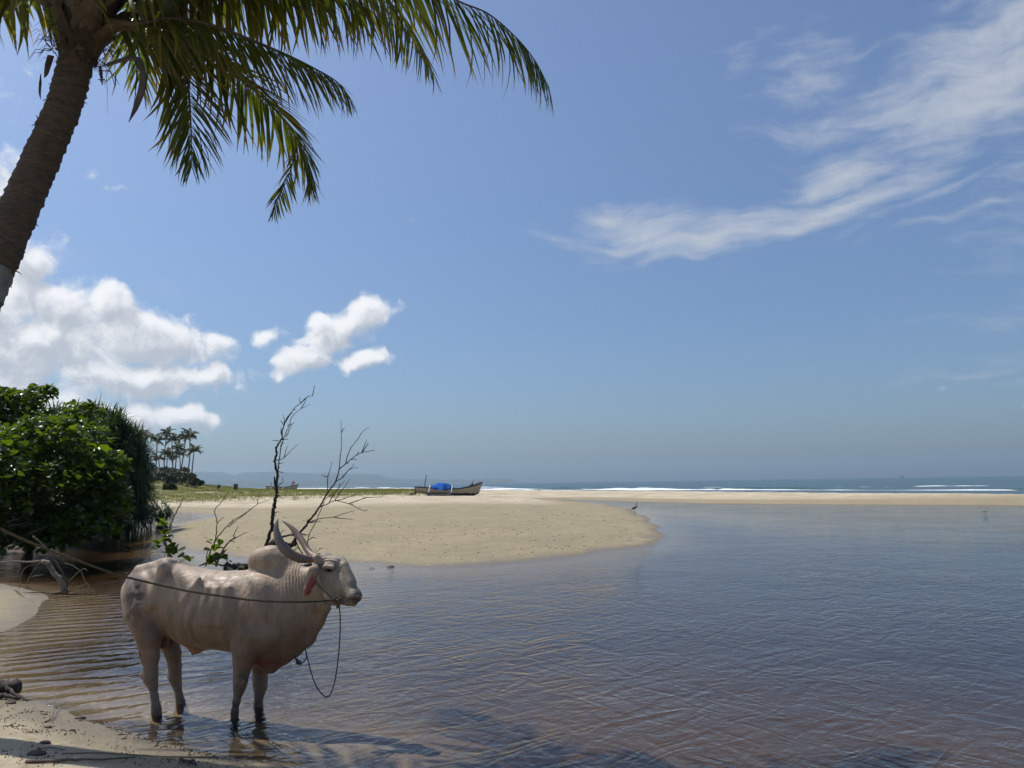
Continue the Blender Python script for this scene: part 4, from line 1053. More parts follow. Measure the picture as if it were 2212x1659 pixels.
frond([CR, P(310, 64, 6.42), P(355, 70, 6.62), P(384, 108, 6.68), P(402, 155, 6.75), P(409, 215, 6.81), P(413, 290, 6.81), P(414, 362, 6.81)], .72, .038, .2, 66, .022, side0=[0, 1, 0], s_start=.12, fold=.1)
frond([CR, P(250, 60, 6.81), P(300, 85, 7.20), P(352, 120, 7.45), P(390, 175, 7.58)], .6, .042, .3, 44, .018, s_start=.1)
# the broken, hanging end under the long drooping frond
frond([P(640, 320, 7.42), P(634, 345, 7.42), P(625, 375, 7.42), P(608, 415, 7.42), P(596, 445, 7.42), P(588, 466, 7.42)], .3, .024, .9, 20, .007, side0=[0, 1, 0], s_start=.05, fold=0)
# left side fronds, mostly outside the frame
frond([CR, P(140, -60, 5.65), P(60, -120, 5.40), P(-60, -130, 5.14), P(-200, -60, 5.01), P(-330, 90, 5.01)], .9, .056, .9, 60, fold=.15)
frond([CR, P(120, -30, 6.30), P(40, -70, 6.42), P(-60, -60, 6.55), P(-180, 20, 6.55), P(-260, 140, 6.55)], .8, .05, .85, 54, fold=.15)
# the rest of the crown: upright and backward fronds that shade the pool
def arc(azd, eld, Lf, droop):
    a_ = math.radians(azd); d_ = np.array([math.sin(a_), math.cos(a_), 0]); pts = []
    p_ = CR + Tup * .25; e_ = math.radians(eld)
    for k in range(9):
        pts.append(p_.copy()); p_ = p_ + (d_ * math.cos(e_) + np.array([0, 0, 1.0]) * math.sin(e_)) * Lf / 8; e_ -= math.radians(droop) / 8
    return pts
for azd, eld, Lf, dr in ((75, 62, 3.3, 75), (110, 55, 3.2, 85), (35, 66, 3.2, 80), (150, 50, 3.0, 90), (-20, 55, 3.0, 95), (-60, 45, 3.1, 95), (-110, 50, 3.1, 90), (-150, 45, 3.0, 95), (180, 70, 2.6, 50), (60, 82, 2.4, 30), (95, 38, 3.3, 62)):
    frond(arc(azd, eld, Lf * 1.3, dr), .92, .055, .45, 54, fold=.3)
# the 300 leaflets that show largest are parts of their own, the rest one part
def seen(l):
    a_ = proj(l[1]); b_ = proj(l[1] + l[3] * l[5])
    if a_[2] < .5 or b_[2] < .5: return 0
    cl = lambda q: (min(max(q[0], 0), 2212), min(max(q[1], 0), 1659))
    ca, cb = cl(a_), cl(b_)
    return math.hypot(ca[0] - cb[0], ca[1] - cb[1]) * (.3 + l[6] * 20)
order = sorted(range(len(LEAFLETS)), key=lambda i: -seen(LEAFLETS[i]))
WREF = .065
bl_me = []
for k, var in enumerate(BL_):
    o_ = mesh_obj('leaflet', blade_verts(var, 1.0, WREF), var[1], M_frond, None, attrs={'tone': var[2]})
    bl_me.append(o_.data); bpy.data.objects.remove(o_)
rest = MB()
for rank, i in enumerate(order):
    fo, p0, xx, dd_, zz, ln, wd, k = LEAFLETS[i]
    if rank < 290:
        o_ = bpy.data.objects.new('leaflet', bl_me[k]); o_.parent = fo
        sx = wd / WREF; p_ = p0 - pb
        # droop is along z in units of the length, width in units of WREF
        o_.matrix_local = Matrix(((xx[0] * sx, dd_[0] * ln, zz[0] * ln, p_[0]), (xx[1] * sx, dd_[1] * ln, zz[1] * ln, p_[1]), (xx[2] * sx, dd_[2] * ln, zz[2] * ln, p_[2]), (0, 0, 0, 1)))
        col.objects.link(o_)
    else:
        v = blade_verts(BL_[k], ln, wd)
        rest.add(v[:, :1] * xx + v[:, 1:2] * dd_ + v[:, 2:] * zz + p0 - pb, BL_[k][1], BL_[k][2] * RNG.uniform(.55, 1.15))
o = rest.build('leaflets', M_frond, palm); tag(o, kind='stuff')
# dark spent spathe and dangling dead bits
def strap(name, pts, wds, mat, th=.25):
    c = catmull(pts, 8); w_ = np.interp(np.linspace(0, 1, len(c)), np.linspace(0, 1, len(wds)), wds)
    Tn = np.gradient(c, axis=0); Tn /= np.linalg.norm(Tn, axis=1)[:, None]; v = []
    for j in range(len(c)):
        s_ = unit(np.cross(Tn[j], [0, 1, 0])); nn_ = np.cross(s_, Tn[j])
        for k in range(8):
            a_ = k * PI / 4; v.append(c[j] + s_ * math.cos(a_) * w_[j] + nn_ * math.sin(a_) * w_[j] * th)
    f = [(j * 8 + k, j * 8 + (k + 1) % 8, (j + 1) * 8 + (k + 1) % 8, (j + 1) * 8 + k) for j in range(len(c) - 1) for k in range(8)]
    return mesh_obj(name, np.array(v) - pb, f, mat, palm)
M_dk = simple_mat('spathe', (.07, .055, .045), .6, .3, 8)
strap('spathe', [P(232, 140, 6.04), P(270, 128, 5.91), P(298, 128, 5.85), P(307, 150, 5.78), P(309, 175, 5.78), P(303, 205, 5.78), P(292, 235, 5.78), P(278, 264, 5.78)], [.02, .022, .018, .026, .032, .030, .022, .003], M_dk, .45)
strap('dead_sheath', [P(110, 120, 5.91), P(104, 140, 5.91), P(100, 158, 5.91), P(96, 168, 5.91)], [.03, .028, .02, .004], M_fibre)
strap('dead_sheath', [P(88, 160, 5.91), P(87, 180, 5.91), P(86, 200, 5.91), P(88, 216, 5.91)], [.004, .012, .010, .001], M_fibre)
strap('dead_sheath', [P(216, 142, 5.91), P(218, 160, 5.91), P(221, 184, 5.91)], [.012, .014, .003], M_fibre)
for sx_, sy_ in ((340, -10), (366, 8), (312, 18), (100, -5)):
    vv = []; c0 = P(sx_, sy_, 5.9 + RNG.uniform(0, .3)) - pb
    for i in range(9):
        for j in range(12):
            th, ph_ = PI * i / 8, 2 * PI * j / 12; rr_ = .072 * (1 + .06 * math.cos(3 * ph_) * math.sin(th)); vv.append(c0 + [math.sin(th) * math.cos(ph_) * rr_, math.sin(th) * math.sin(ph_) * rr_, math.cos(th) * rr_ * 1.25])
    mesh_obj('coconut', vv, [(i * 12 + j, (i + 1) * 12 + j, (i + 1) * 12 + (j + 1) % 12, i * 12 + (j + 1) % 12) for i in range(8) for j in range(12)], simple_mat('coconut_husk', (.05, .055, .02), .6, .3, 8), palm)
mb = MB()                                              # spent flower stalks: wiry tangle right of the crown
for i in range(75):
    x0, y0 = RNG.uniform(300, 400), RNG.uniform(0, 70); x1 = x0 + RNG.uniform(10, 75); y1 = y0 + RNG.uniform(-10, 55)
    Yd = RNG.uniform(5.8, 6.4)
    mb.tube([P(x0, y0, Yd) - pb, P((x0 + x1) / 2 + RNG.uniform(-8, 8), (y0 + y1) / 2 - 6, Yd) - pb, P(x1, y1, Yd) - pb], [.003, .0025, .0012], 3, cap=False)
for (x, y, x2, y2) in ((295, 128, 289, 230), (330, 130, 339, 205), (232, 150, 258, 183), (250, 160, 242, 206), (362, 150, 380, 190)):
    mb.tube([P(x, y, 5.91) - pb, P((x + x2) / 2 + 3, (y + y2) / 2, 4.6) - pb, P(x2, y2, 5.91) - pb], [.004, .0035, .0015], 4)
o = mb.build('flower_stalks', M_fibre, palm); tag(o, kind='stuff')
# ------------------------------------------------------------------ foliage on the left bank
def round_leaf(seed, cup=.12):
    """broad rounded leaf, base at the origin, length 1 along y, folded on its midrib"""
    ts = [0, .10, .35, .65, .88, 1]; ws = [.02, .16, .36, .44, .30, .02]
    rg_ = np.random.default_rng(seed); v = []; tn = []
    for t_, w_ in zip(ts, ws):
        for s_ in (-1, 0, 1):
            v.append((s_ * w_ * rg_.uniform(.92, 1.08), t_, abs(s_) * w_ * .30 - cup * t_ * t_ + rg_.uniform(-.01, .01))); tn.append(t_ * .7)
    f = [(3 * i + k, 3 * i + k + 1, 3 * i + k + 4, 3 * i + k + 3) for i in range(5) for k in range(2)]
    return np.array(v), f, np.array(tn)
RL = [round_leaf(i, c) for i, c in enumerate((.05, .15, .25, .35))]
M_leaf = leaf_mat('sea_almond_leaf', (.018, .040, .008), (.075, .12, .015), (2.6, 2.5, .5), .32, tw=.42, scale=1.4)
M_leaf_dark = leaf_mat('thicket_leaf', (.018, .040, .010), (.045, .085, .016), (1.6, 1.8, .5), .4, tw=.3, scale=1.2)
M_pand = leaf_mat('pandanus_blade', (.015, .034, .012), (.04, .075, .02), (1.7, 1.8, .6), .35, tw=.3, scale=.9)
def frame(d, roll=0):
    d = unit(d); x = np.cross(d, [0, 0, 1.0]); x = unit(x) if np.linalg.norm(x) > .1 else np.array([1.0, 0, 0]); z = np.cross(x, d)
    c, s_ = math.cos(roll), math.sin(roll)
    return x * c + z * s_, d, z * c - x * s_
def lay_leaves(parent, base, items, variants, mat, n_parts, pname='leaf', sname='foliage'):
    """items: (pos, x, d, z, size); the largest-looking n_parts become parts, the rest one part"""
    meshes = []
    for v, f, tn in variants:
        o_ = mesh_obj(pname, v, f, mat, None, attrs={'tone': tn * 0}); meshes.append(o_.data); bpy.data.objects.remove(o_)
    def score(it):
        q = proj(it[0]); 
        return (it[4] / max(q[2], .1)) if (0 < q[0] < 2212 and 0 < q[1] < 1659) else 0
    idx = sorted(range(len(items)), key=lambda i: -score(items[i]) - items[i][5])
    mb = MB()
    for rk, i in enumerate(idx):
        p, x, d, z, s_, _ = items[i]; k = int(RNG.integers(0, len(variants)))
        if rk < n_parts:
            o_ = bpy.data.objects.new(pname, meshes[k]); o_.parent = parent; q = p - base
            o_.matrix_local = Matrix(((x[0] * s_, d[0] * s_, z[0] * s_, q[0]), (x[1] * s_, d[1] * s_, z[1] * s_, q[1]), (x[2] * s_, d[2] * s_, z[2] * s_, q[2]), (0, 0, 0, 1)))
            col.objects.link(o_)
        else:
            v = variants[k][0] * s_
            mb.add(v[:, :1] * x + v[:, 1:2] * d + v[:, 2:] * z + p - base, variants[k][1], 0)
    if mb.n: tag(mb.build(sname, mat, parent), kind='stuff')
def lobes_px(items, Y):
    out = []
    for (px, py, rx, ry, dY, ryd) in items:
        c = P(px, py, Y + dY); sc_ = (Y + dY) / FPX; out.append((c, rx * sc_, ryd, ry * sc_))
    return out
def shell_point(lobes, jit=.18, low=-.6):
    w = np.array([l[1] * l[3] for l in lobes]); l = lobes[RNG.choice(len(lobes), p=w / w.sum())]
    while True:
        d = unit(RNG.normal(0, 1, 3))
        if d[2] > low: break
    rr = 1 - abs(RNG.normal(0, jit))
    return l[0] + d * [l[1], l[2], l[3]] * rr, d
def whorls(lobes, n, per, size, jit=.16, lift=.5, boost=0, low=-.6):
    its = []
    for i in range(n):
        p, d = shell_point(lobes, jit, low)
        axd = unit(d * .6 + [0, 0, lift] + RNG.normal(0, .3, 3)); ph = RNG.random() * 6.28
        X_, D_, Z_ = frame(axd)
        for k in range(int(RNG.integers(per[0], per[1] + 1))):
            a_ = ph + k * 2.4; dd_ = unit(X_ * math.cos(a_) + Z_ * math.sin(a_) + D_ * RNG.uniform(.1, .9))
            its.append((p + dd_ * .04, *frame(dd_, RNG.normal(0, .35)), size * RNG.uniform(.55, 1.15), boost + d[1] * -.004))
    return its
# nearest bush: sea almond with big round leaves
def limb_set(mb, pts, r0, r1, jit=.1):
    c = catmull(pts, 6); mb.tube(c, np.linspace(r0, r1, len(c)), 8, jitter=jit)
def z0(x, y): return (x * .248, 811.9 + y * .248)
Yb = 21.5
base = G(58, 1178, hz(*G(60, 1178)[:2]) if True else 0)
bush = empty('sea_almond_bush', base, 'bright green bush with big round leaves overhanging the pool, nearest on the left bank', 'bush')
mb = MB()
tk = [base + [0, 0, -.2], P(*z0(330, 1290), Yb), P(*z0(400, 1200), Yb), P(*z0(385, 1090), Yb), P(*z0(360, 980), Yb), P(*z0(340, 850), Yb), P(*z0(300, 700), Yb)]
limb_set(mb, [p - base for p in tk], .16, .05)
for q in (((400, 1200), (520, 1080), (680, 980), (850, 900)), ((385, 1090), (250, 960), (120, 800), (60, 650)), ((360, 980), (480, 800), (600, 650)), ((400, 1200), (600, 1150), (850, 1130), (1000, 1100)), ((330, 1290), (200, 1150), (50, 1050))):
    limb_set(mb, [P(*z0(*a_), Yb + RNG.uniform(-.4, .2)) - base for a_ in q], .06, .015)
mb.build('trunk', M_wood_brown, bush)
lb = lobes_px([(60, 990, 95, 70, 0, 1.6), (150, 955, 70, 50, .3, 1.2), (-60, 1020, 120, 110, 0, 1.9), (120, 1050, 100, 75, -.3, 1.6), (205, 1060, 65, 62, 0, 1.0), (230, 1010, 38, 40, 0, .7), (180, 1120, 70, 42, -.5, .9), (120, 1130, 60, 35, -.4, .8), (100, 930, 60, 30, 0, .9), (30, 1080, 80, 60, -.3, 1.2), (170, 1145, 60, 24, -.5, .8), (235, 1115, 40, 30, -.2, .7), (255, 1090, 25, 45, 0, .5), (60, 1140, 110, 34, -.4, 1.0), (0, 1100, 60, 70, 0, 1.2), (60, 1172, 90, 18, -.6, .7), (200, 1150, 60, 22, -.7, .7), (140, 1172, 60, 14, -1.0, .5)], Yb)
its = whorls(lb, 2300, (4, 6), .172, .28)
for (x, y, s_) in ((75, 610, 1.2), (230, 615, 1.1), (930, 665, 1.15), (640, 470, 1.1), (330, 400, 1.1), (495, 395, 1.1), (840, 625, 1), (970, 900, 1.1), (1060, 870, 1), (880, 800, 1)):
    d_ = unit([RNG.uniform(-.5, .5), -.7, .6]); its.append((P(*z0(x, y), Yb - 1.9), *frame(d_, RNG.normal(0, .3)), .26 * s_, 5))
lay_leaves(bush, base, its, RL, M_leaf, 280)
# darker tree behind it with a layered top reaching right
Yt = 27
tb = np.array([*G(0, 1150)[:2], 0]); tb = np.array([P(10, 1100, Yt)[0], Yt, 0]); tb[2] = hz(tb[0], tb[1])
tree = empty('spreading_tree', tb, 'dark green spreading tree with a flat top, tallest at the left edge behind the bush', 'tree')
mb = MB()
limb_set(mb, [np.array([0, 0, -.2]), P(0, 1050, Yt) - tb, P(-15, 960, Yt) - tb, P(-30, 880, Yt) - tb], .22, .09)
for q in (((-15, 960), (30, 900), (80, 862), (105, 845)), ((-15, 960), (-80, 900), (-140, 860)), ((0, 1020), (80, 960), (160, 910), (200, 885)), ((0, 1000), (50, 930), (60, 890))):
    limb_set(mb, [P(*a_, Yt) - tb for a_ in q], .08, .02)
mb.build('trunk', M_wood_brown, tree)
lt = lobes_px([(-20, 880, 90, 36, 0, 1.6), (50, 868, 45, 22, 0, 1.1), (92, 846, 24, 12, 0, .5), (100, 858, 16, 10, 0, .4), (25, 860, 30, 16, 0, .7), (-90, 900, 110, 70, 0, 2), (60, 930, 110, 40, .3, 1.8), (180, 893, 42, 22, 0, .9), (205, 884, 20, 12, 0, .4), (150, 930, 80, 36, 0, 1.4), (0, 980, 150, 80, .6, 2)], Yt)
lay_leaves(tree, tb, whorls(lt, 1500, (4, 6), .20, .2, low=-.4), RL, M_leaf_dark if False else M_leaf, 200)
# pandanus: rosettes of long drooping straps
def strap_blade(seed, droop):
    ts = [0, .2, .45, .7, 1]; ws = [1, .95, .8, .5, .02]; v = []
    for t_, w_ in zip(ts, ws):
        yv = t_ * (1 - .5 * droop * t_ * t_); zv = -droop * t_ ** 2
        for s_, zz in ((-.5, .25), (0, 0), (.5, .25)): v.append((s_ * w_, yv, zz * w_, zv))
    f = [(3 * i + k, 3 * i + k + 1, 3 * i + k + 4, 3 * i + k + 3) for i in range(4) for k in range(2)]
    return np.array(v), f
SB = [strap_blade(i, d_) for i, d_ in enumerate((.05, .25, .5, .8, 1.1))]
def rosette(mb, p, axd, n, Ln, W):
    X_, D_, Z_ = frame(axd)
    for k in range(n):
        a_ = k * 2.4 + RNG.random(); op = RNG.uniform(.25, 1.5)
        d_ = unit(D_ * math.cos(op) + (X_ * math.cos(a_) + Z_ * math.sin(a_)) * math.sin(op))
        v, f = SB[min(4, int(op * 2.8 + RNG.uniform(-.5, 1)))]
        x, d_, z = frame(d_, RNG.normal(0, .2)); L_ = Ln * RNG.uniform(.6, 1.1)
        q = np.c_[v[:, 0] * W, v[:, 1] * L_, v[:, 2] * W]
        mb.add(p + q[:, :1] * x + q[:, 1:2] * d_ + q[:, 2:] * z + np.outer(v[:, 3] * L_, [0, 0, 1.0]), f, 0)
def pandanus(name, label, Y, lobes, n, Ln, W, per=16, cat='thicket'):
    lb_ = lobes_px(lobes, Y); c = lb_[0][0]; b_ = np.array([c[0], c[1], hz(c[0], c[1])])
    o_ = empty(name, b_, label, cat)
    mb = MB()
    for i in range(7):
        p, d = shell_point(lb_, .1, .1)
        mb.tube(catmull([np.array([RNG.uniform(-.5, .5), RNG.uniform(-.5, .5), -.2]), (p - b_) * [.5, .5, .45], (p - b_) * .92], 5), np.linspace(.09, .05, 11), 6)
    mb.build('trunk', M_wood_dark, o_)
    mb = MB()
    for i in range(n):
        p, d = shell_point(lb_, .13, -.75)
        rosette(mb, p - b_, unit(d * .8 + [0, 0, .55]), per, Ln, W)
    tag(mb.build('strap_leaves', M_pand, o_), kind='stuff')
    return o_
pandanus('pandanus_thicket', 'dark spiky pandanus thicket reaching the water at the right end of the left bank', 33,
         [(235, 1020, 62, 120, 0, 2.0), (170, 960, 90, 75, 0, 2.2), (220, 940, 55, 45, 0, 1.4), (272, 1010, 36, 80, 0, 1.2), (285, 1070, 26, 70, 0, 1.0), (240, 1100, 64, 46, 0, 1.5), (290, 1115, 26, 34, 0, .9), (180, 1120, 60, 40, 0, 1.4), (150, 1060, 80, 80, .5, 2.0), (262, 960, 28, 32, 0, .9)], 620, 1.15, .06)
pandanus('pandanus_clump', 'small dark pandanus clump standing alone in the creek beyond the thicket', 36,
         [(350, 1104, 15, 16, 0, .45), (343, 1108, 12, 14, 0, .4)], 26, .5, .035, 14, 'plant')
pandanus('pandanus_thicket', 'spiky pandanus thicket showing between the top of the bush and the flat tree', 30,
         [(60, 960, 130, 62, 0, 2.4), (130, 935, 80, 45, 0, 1.6), (-80, 980, 160, 90, 0, 3)], 330, 1.1, .06)
# undergrowth: dead sticks and roots at the foot of the bush
def stick_thing(name, label, cat, lines, mat, sides=6, jit=.15, base=None, part=None, group=None):
    mb = MB(); b_ = lines[0][0][0] if base is None else base
    for pts, r0_, r1_ in lines:
        c = catmull(pts, 5); c = c + RNG.normal(0, r0_ * .18, c.shape) * (np.arange(len(c)) > 0)[:, None]
        mb.tube(c, np.linspace(r0_, r1_, len(c)), sides, jitter=jit)
    o_ = mb.build(name, mat, base=b_); return tag(o_, label, cat, group)
def zc(x, y): return (x * .1653, 1097.2 + y * .1653)
ln = []
for i in range(30):
    x0, y0 = RNG.uniform(-60, 62), RNG.uniform(1120, 1188); dx, dy = RNG.uniform(-40, 50), RNG.uniform(-60, 6)
    Yd = 20.5 + RNG.uniform(-.6, .8)
    ln.append(([P(x0, y0, Yd), P(x0 + dx * .5 + RNG.uniform(-6, 6), y0 + dy * .5, Yd), P(x0 + dx, y0 + dy, Yd)], RNG.uniform(.015, .04), .008))
stick_thing('root_tangle', 'tangle of dead brown sticks on the bank beneath the bush at the left edge', 'roots', ln, M_wood_dark)['kind'] = 'stuff'
# pale sandy ledge of the bank seen under the leaves
bl0 = G(60, 1186)
# ------------------------------------------------------------------ dead branches behind the bull
YF = 17.2
def br(pts, zf, Y, w=0): return [P(*zf(*p), Y + RNG.uniform(-w, w)) for p in pts]
def branch_tree(name, label, cat, limbs, mat, base, leaves=None, leafmat=None, size=.17, part='limb'):
    o_ = empty(name, base, label, cat)
    for i, (pts, r0_, r1_) in enumerate(limbs):
        mb = MB(); c = catmull(pts, 6); n_ = len(c)
        kn = 1 + .25 * np.clip(np.sin(np.arange(n_) * 1.3 + i), .2, 1)
        c = c + RNG.normal(0, r0_ * .22, c.shape)
        mb.tube(c - base, np.linspace(r0_, r1_, n_) * kn, 7, jitter=.3)
        mb.build('limb' if r0_ > .02 else 'twig', mat, o_)
    if leaves:
        its = []
        for p in leaves:
            d_ = unit([RNG.normal(0, .6), RNG.uniform(-.9, .1), RNG.uniform(-.3, .9)])
            its.append((p, *frame(d_, RNG.normal(0, .4)), size * RNG.uniform(.8, 1.15), 5))
        lay_leaves(o_, base, its, RL, leafmat or M_leaf, 200)
    return o_
m_ = .0104 / 2.074 * .5486 * 1.0   # metres per zoomed pixel at that distance
mp = YF / FPX / 2.074 * .5486
def W(px): return px * mp / 2
limbs = [
    (br([(300, 1400), (330, 1310), (350, 1250), (355, 1190), (360, 1130), (375, 1060), (385, 1010), (395, 960)], z1, YF), W(26), W(24)),
    (br([(395, 960), (390, 900), (395, 850), (400, 790), (385, 750), (378, 690), (392, 640), (388, 590), (400, 570), (440, 510)], z1, YF), W(22), W(12)),
    (br([(388, 960), (380, 900), (375, 850), (373, 828)], z1, YF), W(16), W(10)),
    (br([(440, 510), (436, 460), (455, 400), (480, 340), (520, 290), (545, 255), (590, 220), (630, 180), (690, 160)], z1, YF), W(10), W(3)),
    (br([(400, 790), (408, 730), (415, 680), (425, 600), (440, 540), (470, 460), (495, 410), (510, 350), (540, 310), (590, 270), (665, 232)], z1, YF), W(9), W(3)),
]
tw = [((378, 690), (415, 685), (450, 670), (500, 620), (563, 560)), ((455, 668), (465, 620), (480, 572)), ((440, 522), (465, 518), (488, 520)), ((410, 530), (380, 530), (353, 525)), ((455, 400), (455, 360), (445, 320)), ((455, 412), (435, 375), (422, 365)),
      ((470, 500), (500, 430), (520, 395)), ((480, 408), (510, 395), (540, 380)), ((590, 270), (620, 220), (635, 185)), ((588, 220), (582, 200), (586, 172)), ((685, 165), (694, 120), (702, 75)), ((430, 480), (428, 440), (435, 420)), ((400, 720), (425, 715), (450, 707)),
      ((400, 780), (425, 785), (450, 790)), ((405, 760), (420, 742)), ((400, 900), (425, 880), (445, 860), (435, 825)), ((395, 965), (415, 985), (440, 990)), ((370, 1130), (390, 1115), (402, 1110), (425, 1115)), ((352, 1250), (375, 1240)), ((590, 222), (640, 175), (660, 162)), ((530, 275), (550, 278)), ((470, 370), (500, 320), (528, 303)), ((420, 575), (455, 540))]
for t_ in tw: limbs.append((br(t_, z1, YF), W(7), W(3)))
fb = G(*z1(300, 1400)); fb = np.array([P(*z1(300, 1440), YF)[0], YF, 0])
branch_tree('dead_tree', 'tall thin dead tree, nearly bare and upright, behind the hump of the bull', 'dead tree', limbs, M_wood_dark, fb)
limbs = [(br([(480, 1440), (545, 1330), (590, 1275), (640, 1210), (700, 1130), (745, 1070), (790, 990), (820, 940), (870, 865), (905, 760)], z1, YF - .3), W(20), W(8)),
         (br([(905, 760), (960, 715), (1000, 680), (1080, 630), (1190, 608)], z1, YF - .3), W(8), W(4))]
tw = [((905, 760), (912, 650), (922, 560), (918, 360)), ((924, 460), (932, 440), (948, 428)), ((955, 715), (970, 660), (1000, 590), (1060, 510), (1090, 460), (1147, 418)), ((1085, 630), (1110, 570), (1130, 520)), ((1095, 620), (1120, 580), (1140, 560), (1128, 545)), ((1000, 682), (1025, 680), (1050, 685)),
      ((870, 865), (930, 830), (980, 770), (1030, 750), (1060, 752)), ((925, 832), (970, 780), (1000, 750), (1028, 720)), ((808, 942), (808, 880), (812, 820), (830, 760), (845, 700)), ((812, 825), (785, 820), (760, 808)), ((745, 1070), (800, 1050), (870, 1020), (980, 1045), (1050, 1075), (1100, 1100), (1140, 1097)),
      ((980, 1045), (1050, 1020), (1120, 995), (1180, 992), (1250, 988)), ((870, 1020), (930, 1008), (980, 990), (1050, 968)), ((870, 1015), (910, 950), (950, 905), (992, 840)), ((820, 1035), (870, 950), (920, 890), (950, 855)), ((650, 1200), (750, 1165), (850, 1155), (940, 1125), (1030, 1100)),
      ((860, 1157), (940, 1166), (1015, 1170)), ((1015, 1050), (1000, 1045)), ((645, 1365), (660, 1290), (710, 1200), (760, 1080), (800, 1000), (860, 950)), ((648, 1345), (680, 1322), (700, 1320), (717, 1332)), ((655, 1200), (720, 1190), (755, 1185)), ((640, 1200), (645, 1170)), ((1110, 1003), (1125, 988)), ((960, 715), (985, 712)), ((915, 645), (908, 650)), ((1045, 650), (1065, 618))]
for t_ in tw: limbs.append((br(t_, z1, YF - .3, .1), W(7.5), W(3)))
branch_tree('dead_branch', 'bare forked dead branch leaning right with many fine twigs, behind the horns of the bull', 'branch', limbs, M_wood_dark, np.array([P(*z1(480, 1440), YF)[0], YF - .3, 0]))
# trunk and tangle it all grows from, lying low behind the animal
limbs = [(br([(-30, 1565), (40, 1560), (140, 1555), (280, 1560), (420, 1570), (560, 1565), (680, 1550)], z1, YF - .1), W(52), W(40)),
         (br([(240, 1440), (300, 1410), (380, 1370), (420, 1400), (470, 1440), (560, 1530)], z1, YF + .2), W(46), W(40)),
         (br([(400, 1330), (450, 1310), (500, 1300), (560, 1298), (600, 1290), (645, 1302)], z1, YF - .2), W(17), W(7)),
         (br([(430, 1350), (480, 1375), (540, 1380), (545, 1340), (580, 1300)], z1, YF - .3), W(24), W(14)),
         (br([(545, 1340), (540, 1380), (500, 1410)], z1, YF), W(10), W(6)), (br([(548, 1345), (570, 1400), (605, 1450)], z1, YF), W(10), W(8)), (br([(555, 1330), (530, 1300), (508, 1275)], z1, YF), W(8), W(5)),
         (br([(330, 1380), (355, 1340), (380, 1320)], z1, YF), W(6), W(3)), (br([(345, 1375), (360, 1350), (395, 1345)], z1, YF), W(6), W(3)), (br([(425, 1290), (440, 1265), (462, 1260)], z1, YF), W(6), W(3)), (br([(705, 1450), (740, 1420), (775, 1400)], z1, YF), W(5), W(3)), (br([(700, 1445), (715, 1402)], z1, YF), W(4), W(2)),
         (br([(-60, 1620), (0, 1580), (40, 1562)], z1, YF - .2), W(24), W(30))]
lv = br([(540, 1420), (545, 1425), (60, 1585), (20, 1570), (-8, 1500), (130, 1575)], z1, YF - .4)
branch_tree('fallen_trunk', 'dark fallen trunk lying in the water just beyond the back of the bull', 'log', limbs, M_wood_dark, np.array([P(*z1(200, 1560), YF)[0], YF, 0]), lv)
# leafy shoots beyond the back
mp0 = YF / FPX * .248
W0 = lambda px: px * mp0 / 2
limbs = [(br([(1880, 1660), (1920, 1560), (1980, 1460), (2030, 1420), (2050, 1400)], z0, YF), W0(16), W0(8)), (br([(1790, 1660), (1830, 1540), (1860, 1470), (1900, 1400), (1960, 1330), (2020, 1270), (2130, 1200), (2212, 1140)], z0, YF), W0(12), W0(5)),
         (br([(0, 1235), (60, 1180), (140, 1125), (235, 1050), (330, 1015)], z1, YF), W(7), W(3)), (br([(235, 1050), (240, 1010), (255, 960)], z1, YF), W(5), W(3)),
         (br([(1860, 1480), (1880, 1400), (1885, 1340), (1890, 1270), (1870, 1170), (1920, 1110), (1980, 1025)], z0, YF), W0(9), W0(5)), (br([(1890, 1280), (1925, 1250), (1950, 1230)], z0, YF), W0(6), W0(4)),
         (br([(2030, 1400), (2050, 1355), (2075, 1310)], z0, YF), W0(8), W0(4)), (br([(2030, 1425), (2090, 1390), (2160, 1360)], z0, YF), W0(8), W0(4)), (br([(2010, 1440), (2045, 1445)], z0, YF), W0(6), W0(5)), (br([(2010, 1290), (2030, 1240)], z0, YF), W0(4), W0(3)),
         (br([(1740, 1655), (1800, 1630), (1870, 1640), (1960, 1655)], z0, YF), W0(14), W0(14)), (br([(1800, 1630), (1800, 1560), (1825, 1500)], z0, YF), W0(10), W0(5)), (br([(2010, 1655), (1960, 1590), (1925, 1540)], z0, YF), W0(9), W0(5))]
lv = br([(1850, 1470), (1840, 1440), (1925, 1470), (1915, 1490), (1840, 1520), (1870, 1530), (1880, 1510), (1935, 1580), (1960, 1600), (1990, 1600), (1970, 1570), (1840, 1630), (1820, 1650), (1950, 1640), (1900, 1650), (1860, 1560), (1945, 1555)], z0, YF - .1)
branch_tree('leafy_shoot', 'leaning bare shoot with few green leaves, just beyond the back of the bull', 'branch', limbs, M_wood_brown, np.array([P(*z0(1850, 1660), YF)[0], YF, 0]), lv, size=.19)
